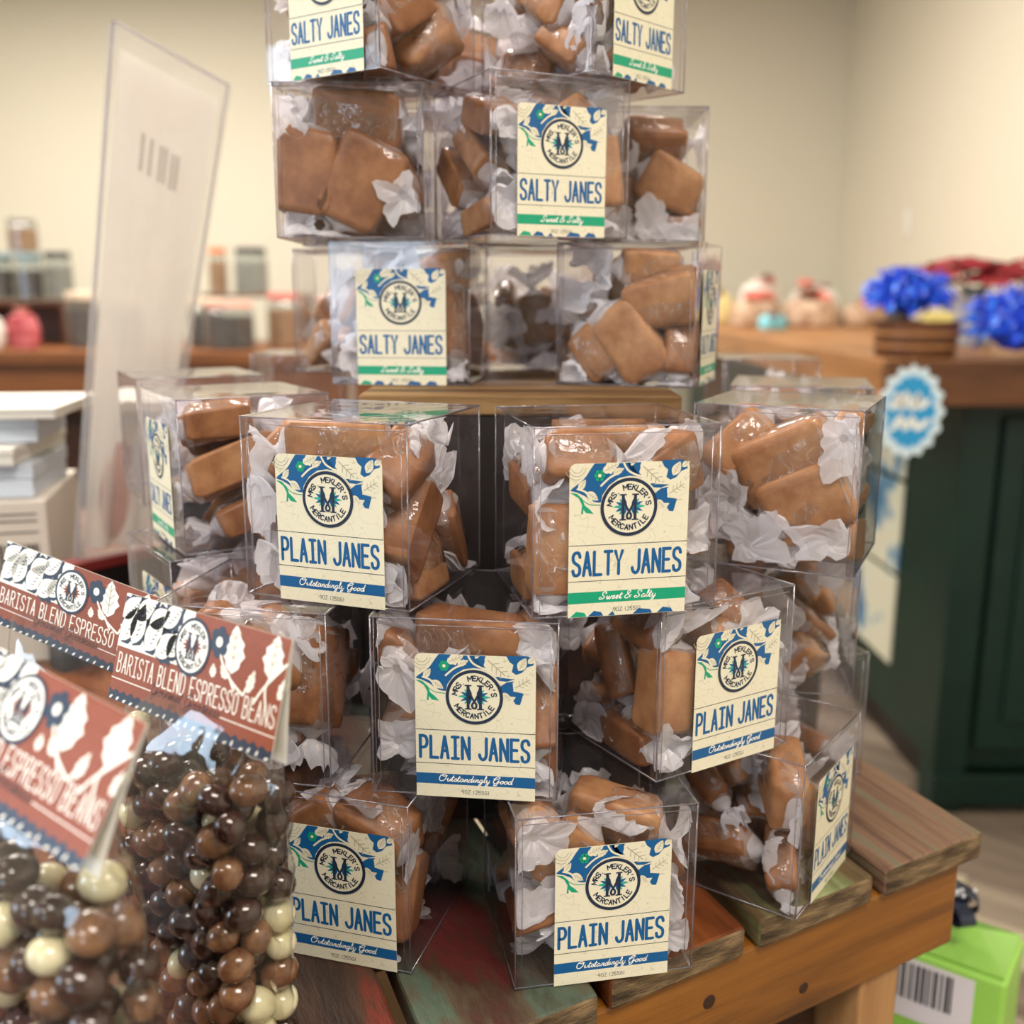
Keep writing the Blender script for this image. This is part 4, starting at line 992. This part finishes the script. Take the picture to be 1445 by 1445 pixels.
def emat(name, c, s):
    m, nt, out = newmat(name); em_ = N(nt, 'ShaderNodeEmission', Color=col4(c), Strength=s); nt.links.new(em_.outputs[0], out.inputs[0]); return m
mb = MB(); mb.box(wx0, wx1, Y0 - .09, Y0 - .085, wz0, wz1, emat('daylight_pane', (.62, .80, 1.0), 4.0)); wo = struct('window_1', mb)
mb = MB()
for x in (wx0, -1.8, wx1): mb.box(x - .025, x + .025, Y0 - .08, Y0 + .01, wz0, wz1, M['frame'])
for z in (wz0, wz1): mb.box(wx0, wx1, Y0 - .08, Y0 + .01, z - .025, z + .025, M['frame'])
mb.build('window_frame', wo)
mb = MB(); mb.box(X0 - .09, X0 - .085, -1.0, .5, .95, 2.05, bpy.data.materials['daylight_pane']); wo = struct('window_2', mb)
mb = MB()
for y in (-1.0, -.25, .5): mb.box(X0 - .08, X0 + .01, y - .025, y + .025, .95, 2.05, M['frame'])
for z in (.95, 2.05): mb.box(X0 - .08, X0 + .01, -1.0, .5, z - .025, z + .025, M['frame'])
mb.build('window_frame', wo)
mb = MB(); mb.box(X0 - .1, X1 + .1, Y0 - .1, Y1 + .1, ZC, ZC + .08, M['ceil']); struct('ceiling', mb)
for s_, (a0, a1, b0, b1) in {'back': (X0, X1, Y1 - .015, Y1), 'right': (X1 - .015, X1, Y0, Y1 - .02)}.items():
    mb = MB(); mb.box(a0, a1, b0, b1, 0, .1, M['frame']); struct('baseboard_' + s_, mb)
M['lampglow'] = emat('lamp_diffuser', (1, .88, .72), 3.0)
for o in [o for o in C.objects if o.type == 'LIGHT' and o.name.startswith('ceiling_lamp')]:
    t = thing('ceiling_light', 'warm rectangular ceiling light panel %s, above the view' % ('near the back wall at right' if o.location.y > 3 and o.location.x > -1 else 'added to brighten the back wall at left' if o.location.y > 3 else 'over the plank table' if o.location.y > .5 else 'behind the camera at right' if o.location.x > 0 else 'behind the camera at left'), 'light', (o.location.x, o.location.y, ZC - .045), 0, 'ceiling light panels')
    mb = MB(); mb.box(-.6, .6, -.3, .3, .012, .0445, M['frame']); mb.build('frame', t)
    mb = MB(); mb.box(-.57, .57, -.27, .27, .005, .0118, M['lampglow']); mb.build('diffuser', t)
# light switch on the right wall
t = thing('light_switch', 'small white light switch plate on the right wall', 'switch', (X1 - .001, 4.62, 1.385), R(-90))
mb = MB(); mb.box(-.035, .035, -.006, 0, -.058, .058, M['frame']); mb.build('plate', t, bevel=.002)
mb = MB(); mb.box(-.006, .006, -.016, -.0062, -.012, .012, M['frame']); mb.build('toggle', t, bevel=.001)

# ------------------------------------------------------------ right counter
CT = .955
M['ctop'] = wood('counter_wood', [(.3, gr(124, 80, 42)), (.5, gr(158, 108, 62)), (.7, gr(174, 126, 78))], 2, (10, 1, 10), .4, .2, .5)
M['ctop_dark'] = wood('counter_edge_wood', [(.3, gr(72, 42, 24)), (.6, gr(108, 66, 38))], 2, (2, 12, 12), .45, .2, .4)
M['cabg'] = mat('dark_green_paint', gr(4, 34, 27), .45, .4, c2=gr(7, 42, 33), scale=5)
M['tile_c'] = mat('cream_tile', gr(206, 206, 186), .35, .5, stops=[(.44, gr(208, 206, 186)), (.54, gr(206, 208, 190)), (.60, gr(96, 140, 170)), (.68, gr(60, 110, 150))], scale=9, detail=2)
cr = thing('sales_counter', 'dark green panelled sales counter with thick butcher block top at right', 'counter', (1.3, 3.5, 0))
def cb(name, x0, x1, y0, y1, z0, z1, m, bev=.003, par=None):
    mb = MB(); mb.box(x0 - 1.3, x1 - 1.3, y0 - 3.5, y1 - 3.5, z0, z1, M[m]); return mb.build(name, par or cr, bevel=bev)
cb('worktop', .70, 1.70, 1.95, 5.25, CT - .075, CT, 'ctop')
cb('front_edge_board', .70, 1.70, 1.925, 1.9495, CT - .085, CT - .001, 'ctop_dark')
cb('carcass', .90, 1.70, 2.02, 5.2, .09, CT - .0755, 'cabg')
cb('toe_board', .93, 1.70, 2.06, 5.15, 0, .0895, 'black')
cb('corner_post', .885, .955, 1.995, 2.065, .0, CT - .0858, 'cabg')
for x0, x1 in ((.97, 1.30), (1.33, 1.66)):
    cb('panel_frame', x0, x1, 2.003, 2.0195, .14, .84, 'cabg', .004)
    cb('raised_panel', x0 + .05, x1 - .05, 1.994, 2.0025, .20, .78, 'cabg', .006)
cb('base_rail', .885, 1.70, 1.985, 2.0, .02, .09, 'cabg')
for k in range(5):
    for j in range(3):
        cb('tile', .8935, .8995, 2.30 + k * .262, 2.55 + k * .262, .22 + j * .222, .43 + j * .222, 'tile_c', .002)
cb('tile_rail', .890, .8995, 2.28, 3.6, .885 - .02, .90 - .02, 'ctop_dark', .001)
# scalloped rosette hanging at the counter corner
M['sky'] = mat('sky_blue_card', gr(36, 150, 205), .5)
rs = thing('scalloped_badge', 'blue and white scalloped oval badge with white script hanging at the counter corner', 'badge', (.748, 1.9225, .860), 0)
mb = MB(); n_ = 64
pts = [((.060 + .0055 * math.cos(16 * 2 * PI * k / n_)) * math.cos(2 * PI * k / n_), (.084 + .0055 * math.cos(16 * 2 * PI * k / n_)) * math.sin(2 * PI * k / n_)) for k in range(n_)]
mb.prism(pts, 0, .002, mat('badge_white', gr(215, 232, 240), .5)); o = mb.build('scalloped_card', rs); o.rotation_euler = (R(90), 0, 0)
mb = MB(); pts = [((.046 + .004 * math.cos(16 * 2 * PI * k / n_)) * math.cos(2 * PI * k / n_), (.068 + .004 * math.cos(16 * 2 * PI * k / n_)) * math.sin(2 * PI * k / n_)) for k in range(n_)]
poly(mb, pts, M['sky'], .0023)
ribbon(mb, smooth([(-.034, .008), (-.026, .03), (-.018, .008), (-.010, .032), (.002, .008), (.012, .03), (.016, .01), (.03, .02)], 4), .011, M['white'], .0026)
ribbon(mb, smooth([(-.03, -.03), (-.018, -.012), (-.008, -.03), (.004, -.014), (.014, -.03), (.032, -.018)], 4), .011, M['white'], .0026)
o = mb.build('blue_oval_with_script', rs); o.rotation_euler = (R(90), 0, 0)
mb = MB(); mb.lathe([(.004, -.0035), (.003, -.0028)], M['dotwhite'], 10, Matrix.Translation((0, 0, .078)) @ Matrix.Rotation(R(90), 4, 'X') @ Matrix.Translation((0, 0, .0065))); mb.build('pin', rs)

# round wooden tray with cream soap and blue paper shred
def puff(mb, c, r, m1, m2, n, rnd, flat=.7, L=.06, wd_=.012):
    """a heap of curled paper strips"""
    for k in range(n):
        th, ph = rnd.uniform(0, 2 * PI), rnd.uniform(-.3, 1.45)
        d = Vector((math.cos(th) * math.cos(ph), math.sin(th) * math.cos(ph), math.sin(ph) * flat)); p = Vector(c) + d * r * rnd.uniform(.25, .85)
        t1 = (d + Vector((rnd.uniform(-.9, .9), rnd.uniform(-.9, .9), rnd.uniform(-.5, .8)))).normalized(); s_ = t1.orthogonal().normalized() * wd_ * rnd.uniform(.5, 1)
        pts = [p, p + t1 * L * .5 + d * L * .15, p + t1 * L * .8 - d * L * .1, p + t1 * L + Vector((0, 0, -L * .25))]
        for i in range(3): mb.add([pts[i] - s_, pts[i] + s_, pts[i + 1] + s_ * .8, pts[i + 1] - s_ * .8], [(0, 1, 2, 3)], m1 if rnd.random() < .6 else m2)
M['blueA'] = mat('royal_blue_paper', gr(20, 70, 220), .5); M['blueB'] = mat('bright_blue_paper', gr(40, 120, 245), .5)
rr_ = random.Random(77)
tr = thing('round_wooden_tray', 'round brown wooden tray on the corner of the sales counter', 'tray', (.80, 2.06, CT))
mb = MB(); mb.lathe([(.068, 0), (.076, .004), (.080, .066), (.083, .07), (.076, .07), (.071, .012), (.01, .012)], M['ctop_dark'], 28); mb.build('bowl', tr, smooth=False)
mb = MB()
for z in (.022, .046): mb.lathe([(.0775 + z * .06, z - .004), (.0800 + z * .06, z - .003), (.0800 + z * .06, z + .003), (.0775 + z * .06, z + .004)], M['ctop'], 28)
mb.build('hoop', tr)
for i, (x, y, z, r, lb, fl_) in enumerate([(.79, 2.09, CT + .115, .085, 'royal blue shredded paper heap in the round wooden tray', .6),
                                      (.985, 2.03, CT + .062, .100, 'large bright blue shredded paper pompom at the right edge of the counter', .75)]):
    mb = MB(); mb.ball((0, 0, 0), r * .62, M['blueA'], 12, (1, 1, fl_), .12, rr_); puff(mb, (0, 0, 0), r, M['blueA'], M['blueB'], 420, rr_, fl_, .035, .007)
    o = mb.build('paper_shred_heap', None, (x, y, z)); tag(o, lb, 'paper heap', 'blue paper shred heaps')
M['soap'] = mat('butter_soap', gr(236, 214, 130), .5)
mb = MB(); mb.box(-.028, .028, -.014, .014, 0, .075, M['soap']); tag(mb.build('soap_bar', None, (.82, 2.012, CT + .0125), bevel=.006), 'butter yellow soap bar in the round wooden tray', 'soap')
# red flowers in a pale pot
M['redp'] = mat('crimson_petal', gr(160, 10, 38), .6, c2=gr(120, 6, 26), scale=30); M['stem'] = mat('dark_stem', gr(46, 58, 46), .6)
M['greypot'] = mat('pale_grey_pot', gr(176, 180, 186), .4); M['teal2'] = mat('teal_paper', gr(90, 140, 160), .5)
for i, (x, y, z0, lb, hs) in enumerate([(1.10, 2.50, CT, 'crimson artificial flowers in a pale grey pot at the right edge', [(-.10, -.02, .17), (-.03, .0, .19), (.05, .02, .18), (.0, -.05, .15), (.09, 0, .17)]),
                                    (1.36, 2.62, CT, 'crimson artificial flowers in a pale pot cut by the right frame edge', [(-.08, .0, .16), (-.02, .03, .20), (.08, 0, .17), (.03, -.05, .15)])]):
    t = thing('flower_pot', lb, 'flowers', (x, y, z0), 0, 'pots of crimson flowers')
    mb = MB(); mb.lathe([(.045, 0), (.05, .005), (.062, .11), (.066, .12), (.058, .12), (.05, .1), (.01, .1)], M['greypot'], 20); mb.build('pot', t, smooth=False)
    for (dx, dy, dz) in hs:
        mb = MB(); mb.tube([(0, 0, .09), (dx * .5, dy * .5, dz * .6), (dx, dy, dz)], .003, M['stem'], 6); mb.build('stem', t)
        mb = MB()
        for k in range(16):
            an, ti = k * 2.4, .35 + .07 * k
            d1 = Vector((math.cos(an), math.sin(an), 0)); rad_ = .018 + .0032 * k
            p0 = Vector((dx, dy, dz)); p1 = p0 + d1 * rad_ + Vector((0, 0, .02 - .0008 * k)); p2 = p0 + d1 * rad_ * 1.5 + Vector((0, 0, .015 - .0016 * k)); s_ = Vector((-d1.y, d1.x, 0)) * rad_ * .6
            mb.add([p0, p1 - s_, p2 - s_ * .6, p2 + s_ * .6, p1 + s_], [(0, 1, 2, 3, 4)], M['redp'])
        mb.build('flower_head', t)
    mb = MB()
    for k in range(8):
        an = k * .8; leaf_l = .07
        mb.add([(0, 0, .10), (.04 * math.cos(an - .3), .04 * math.sin(an - .3), .14), (.09 * math.cos(an), .09 * math.sin(an), .13), (.04 * math.cos(an + .3), .04 * math.sin(an + .3), .14)], [(0, 1, 2, 3)], M['teal2'] if k % 2 else M['greypot'])
    mb.build('paper_leaves', t)
M['orange'] = mat('orange_stripe', gr(226, 120, 60), .5); M['skyb'] = mat('blue_stripe', gr(80, 150, 215), .5); M['dgrey'] = mat('charcoal', gr(62, 62, 64), .5)
t = thing('striped_tin', 'tall striped tin in orange, blue and charcoal at the right frame edge', 'tin', (1.5, 2.86, CT))
mb = MB(); mb.box(-.06, .06, -.06, .06, 0, .245, M['dgrey']); mb.build('foot', t)
for k, m_ in enumerate(['dgrey', 'orange', 'dgrey', 'orange', 'dgrey', 'orange', 'dgrey']):
    for q in (0, 1):
        mb = MB(); mb.box(-.06 + q * .0605, .0 + q * .06, -.06, .06, .2455 + k * .034, .279 + k * .034, M[m_ if q == 0 else ('skyb' if k % 2 == 0 else 'orange')]); mb.build('stripe', t)
mb = MB(); mb.lathe([(.05, 0), (.05, .02), (.02, .03)], M['dgrey'], 16); mb.build('cap', t, (0, 0, .484))
mb = MB(); mb.lathe([(.03, 0), (.036, .01), (.036, .1), (.03, .11), (.02, .14), (.02, .15)], M['dgrey'], 16)
tag(mb.build('dark_bottle', None, (1.13, 3.05, CT)), 'small charcoal bottle behind the crimson flowers', 'bottle')
# wrapped goods at the far end of the counter
M['pk'] = mat('kraft_wrap', gr(150, 112, 84), .5, c2=gr(216, 190, 164), scale=22); M['pink'] = mat('coral_pink', gr(224, 120, 108), .5)
M['yell'] = mat('soft_yellow', gr(236, 216, 150), .5); M['aqua'] = mat('aqua_card', gr(130, 205, 222), .5); M['choc'] = mat('brown_pack', gr(120, 72, 52), .5)
rg = random.Random(12)
spec = [(.93, 3.98, 0, .10, .12, 'pk', 20, 'kraft wrapped gift pack lying left in the far heap'), (1.15, 4.02, 0, .10, .13, 'pk', -15, 'kraft wrapped gift pack in the middle of the far heap'),
        (1.36, 4.02, 0, .09, .10, 'pk', 10, 'kraft wrapped gift pack at the right of the far heap'), (1.02, 4.30, 0, .09, .20, 'offwhite', 30, 'white topped gift pack at the back of the far heap'),
        (1.25, 4.32, 0, .10, .17, 'offwhite', -25, 'pale gift pack leaning at the back of the far heap'), (1.46, 4.3, 0, .06, .11, 'choc', 0, 'brown jar shaped pack at the right end of the far heap'),
        (.93, 3.72, 0, .05, .06, 'aqua', 10, 'aqua blue card box in front of the far heap'), (.90, 4.6, 0, .07, .15, 'yell', 0, 'soft yellow pack left of the far heap')]
for (x, y, z, r, h, m_, rz, lb) in spec:
    t = thing('gift_pack', lb, 'gift pack', (x, y, CT), R(rz))
    mb = MB(); mb.grid(lambda a, b: Vector(((1 if a < .5 else -1) * 0, 0, 0)), 1, 1, M[m_]); mb = MB()
    vs = []; n1 = 16; lev = [(0, .8), (.08, 1), (.5, 1.02), (.78, .85), (.9, .3), (1.0, .5)]
    for zz, s_ in lev:
        for k in range(n1):
            a_ = 2 * PI * k / n1; q = (abs(math.cos(a_)) ** 3 + abs(math.sin(a_)) ** 3) ** (-1 / 3) * (1 + rg.uniform(-.05, .05))
            vs.append((math.cos(a_) * q * r * s_, math.sin(a_) * q * r * .7 * s_, zz * h))
    mb.add(vs, [(j * n1 + k, j * n1 + (k + 1) % n1, (j + 1) * n1 + (k + 1) % n1, (j + 1) * n1 + k) for j in range(5) for k in range(n1)] + [list(range(n1))[::-1], [5 * n1 + k for k in range(n1)]], M[m_])
    mb.build('wrapped_body', t)
    mb = MB()
    for s_ in range(4): mb.ball((rg.uniform(-.35, .35) * r, rg.uniform(-.6, -.1) * r, h * rg.uniform(.72, 1.0)), r * rg.uniform(.16, .3), M['pink'] if m_ in ('pk', 'offwhite') and s_ < 3 else M['choc'], 8, (1.5, .7, .6), .25, rg)
    mb.build('bow', t)

# ------------------------------------------------------------ left back table with jars
t = thing('back_table', 'brown wooden display table along the far wall at left', 'table', (-1.2, 3.9, 0))
M['btop'] = wood('brown_table_wood', [(.3, gr(96, 54, 22)), (.6, gr(134, 80, 36))], 2, (1, 10, 10), .45, .2, .4)
def tb(name, x0, x1, y0, y1, z0, z1, m, bev=.004):
    mb = MB(); mb.box(x0 + 1.2, x1 + 1.2, y0 - 3.9, y1 - 3.9, z0, z1, M[m]); return mb.build(name, t, bevel=bev)
BT = .885
tb('table_top', -2.7, .25, 3.45, 4.35, BT - .045, BT, 'btop')
tb('apron', -2.64, .19, 3.50, 3.53, BT - .20, BT - .0455, 'btop')
tb('drawer_front', -2.5, -1.3, 3.485, 3.4995, BT - .175, BT - .07, 'btop')
for x, y in ((-2.62, 3.54), (.13, 3.54), (-2.62, 4.25), (.13, 4.25)): tb('leg', x, x + .06, y, y + .06, 0, BT - .0455, 'btop')
tb('lower_shelf', -2.6, .15, 3.62, 4.2, .30, .33, 'dark_wood')
tb('back_board', -2.6, .15, 4.205, 4.22, .335, BT - .05, 'dark_wood')
tb('upright_panel', -2.55, .12, 3.60, 3.615, .335, BT - .046, 'dark_wood')
M['glass'] = film('jar_glass', (.86, .90, .90), 1.4, .03, haze=.12, hcol=(.7, .75, .75)); M['lidm'] = mat('pale_blue_lid', gr(176, 204, 210), .35)
M['coffee'] = mat('dark_contents', gr(60, 50, 48), .6, c2=gr(96, 82, 76), scale=60); M['honey'] = mat('amber_contents', gr(158, 110, 70), .5, c2=gr(190, 140, 96), scale=50)
M['grayc'] = mat('grey_contents', gr(130, 126, 118), .6, c2=gr(170, 166, 156), scale=60); M['pinkl'] = mat('pink_lid', gr(238, 176, 160), .5); M['creaml'] = mat('cream_lid', gr(240, 222, 196), .5)
def jar(x, y, z, r, h, content, lid, label, sq=False, grp=None):
    tj = thing('glass_jar', label, 'jar', (x, y, z), 0, grp)
    n_ = 18
    mb = MB(); mb.lathe([(r * .92, 0), (r, .006), (r, h * .80), (r * .82, h * .88), (r * .82, h * .90)], M['glass'], n_); mb.build('glass_wall', tj, smooth=False)
    mb = MB(); mb.lathe([(r * .90, .004), (r * .94, .008), (r * .94, h * .70), (r * .9, h * .72)], M[content], n_); mb.build('contents', tj)
    mb = MB(); mb.lathe([(r * .90, h * .885), (r * .92, h * .89), (r * .92, h), (r * .86, h * 1.02)], M[lid], n_); mb.build('lid', tj)
# crate shelf that carries the upper jars
t2 = thing('display_crate', 'low brown display crate on the far table carrying jars', 'crate', (-1.80, 3.95, BT + .0005))
for nm, (x0, x1, y0, y1, z0, z1) in {'top': (-.32, .17, -.13, .15, .145, .165), 'side': (-.32, -.30, -.13, .15, 0, .1445), 'end': (.15, .17, -.13, .15, 0, .1445), 'back': (-.30, .15, .13, .15, 0, .1445)}.items():
    mb = MB(); mb.box(x0, x1, y0, y1, z0, z1, M['ctop_dark']); mb.build(nm, t2, bevel=.002)
zc = BT + .166
for k, (x, h, c_, l_, lb) in enumerate([(-2.02, .15, 'grayc', 'lidm', 'grey filled jar with pale blue lid, leftmost on the far crate'), (-1.90, .15, 'coffee', 'lidm', 'dark filled jar with pale blue lid, second on the far crate'),
                                     (-1.79, .15, 'coffee', 'lidm', 'dark filled jar with pale blue lid, third on the far crate'), (-1.68, .17, 'grayc', 'dgrey', 'grey jar with charcoal lid at the right end of the far crate')]):
    jar(x, 3.9, zc, .05, h, c_, l_, lb)
mb = MB(); mb.box(-.22, .11, -.055, .055, 0, .012, M['lidm']); tag(mb.build('shelf_strip', None, (-1.85, 3.9, zc + .156)), 'pale blue board laid across the jars on the far crate', 'board')
jar(-1.80, 3.9, zc + .1685, .052, .12, 'honey', 'grayc', 'amber filled jar on top of the pale blue board')
jar(-1.97, 3.9, zc + .1685, .05, .19, 'honey', 'choc', 'tall amber jar cut by the left frame edge')
M['redbag'] = mat('crimson_bag', gr(176, 60, 68), .5, c2=gr(210, 120, 126), scale=14)
for (x, y, r, h, m_, lb) in [(-1.69, 3.60, .055, .14, 'redbag', 'crimson candy bag on the far table at left'), (-1.80, 3.57, .06, .13, 'offwhite', 'white and red candy bag next to the crimson one'), (-1.93, 3.58, .055, .15, 'redbag', 'crimson candy bag at the left frame edge')]:
    tj = thing('candy_bag', lb, 'bag', (x, y, BT), 0)
    mb = MB(); mb.lathe([(r * .8, 0), (r, .02), (r * 1.05, h * .5), (r * .8, h * .8), (r * .25, h * .88)], M[m_], 14, Matrix.Scale(.7, 4, (0, 1, 0))); mb.build('pouch', tj)
    mb = MB(); mb.lathe([(r * .2, h * .885), (r * .5, h * .96), (r * .6, h)], M['pinkl'], 12, Matrix.Scale(.5, 4, (0, 1, 0))); mb.build('gathered_neck', tj)
for (x, y, r, h, c_, l_, lb) in [(-1.52, 3.70, .06, .19, 'coffee', 'creaml', 'dark jar with cream lid left of the clear sleeve'), (-1.38, 3.72, .06, .18, 'coffee', 'creaml', 'dark jar with cream lid seen through the clear sleeve'),
                                 (-1.10, 3.75, .06, .17, 'coffee', 'creaml', 'dark jar with cream lid just right of the clear sleeve'), (-.98, 3.62, .085, .16, 'coffee', 'pinkl', 'wide dark jar with pink lid right of the clear sleeve'),
                                 (-.82, 3.75, .06, .19, 'honey', 'pink', 'amber jar with coral lid behind the back left caramel boxes'), (-.66, 3.80, .06, .17, 'coffee', 'pinkl', 'dark jar with pink lid hidden beside the caramel stack')]:
    jar(x, y, BT, r, h, c_, l_, lb)
t2 = thing('display_crate', 'rear wooden crate on the far table behind the pink lidded jar', 'crate', (-1.0, 4.15, BT + .0005))
for nm, (x0, x1, y0, y1, z0, z1) in {'top': (-.2, .2, -.11, .11, .175, .19), 'side': (-.2, -.185, -.11, .11, 0, .1745), 'end': (.185, .2, -.11, .11, 0, .1745)}.items():
    mb = MB(); mb.box(x0, x1, y0, y1, z0, z1, M['ctop_dark']); mb.build(nm, t2, bevel=.002)
jar(-1.02, 4.12, BT + .191, .065, .17, 'grayc', 'dgrey', 'large clear jar with charcoal lid behind the pink lidded jar')
jar(-1.15, 4.12, BT + .191, .035, .17, 'honey', 'orange', 'narrow amber jar with orange lid beside the large clear jar')
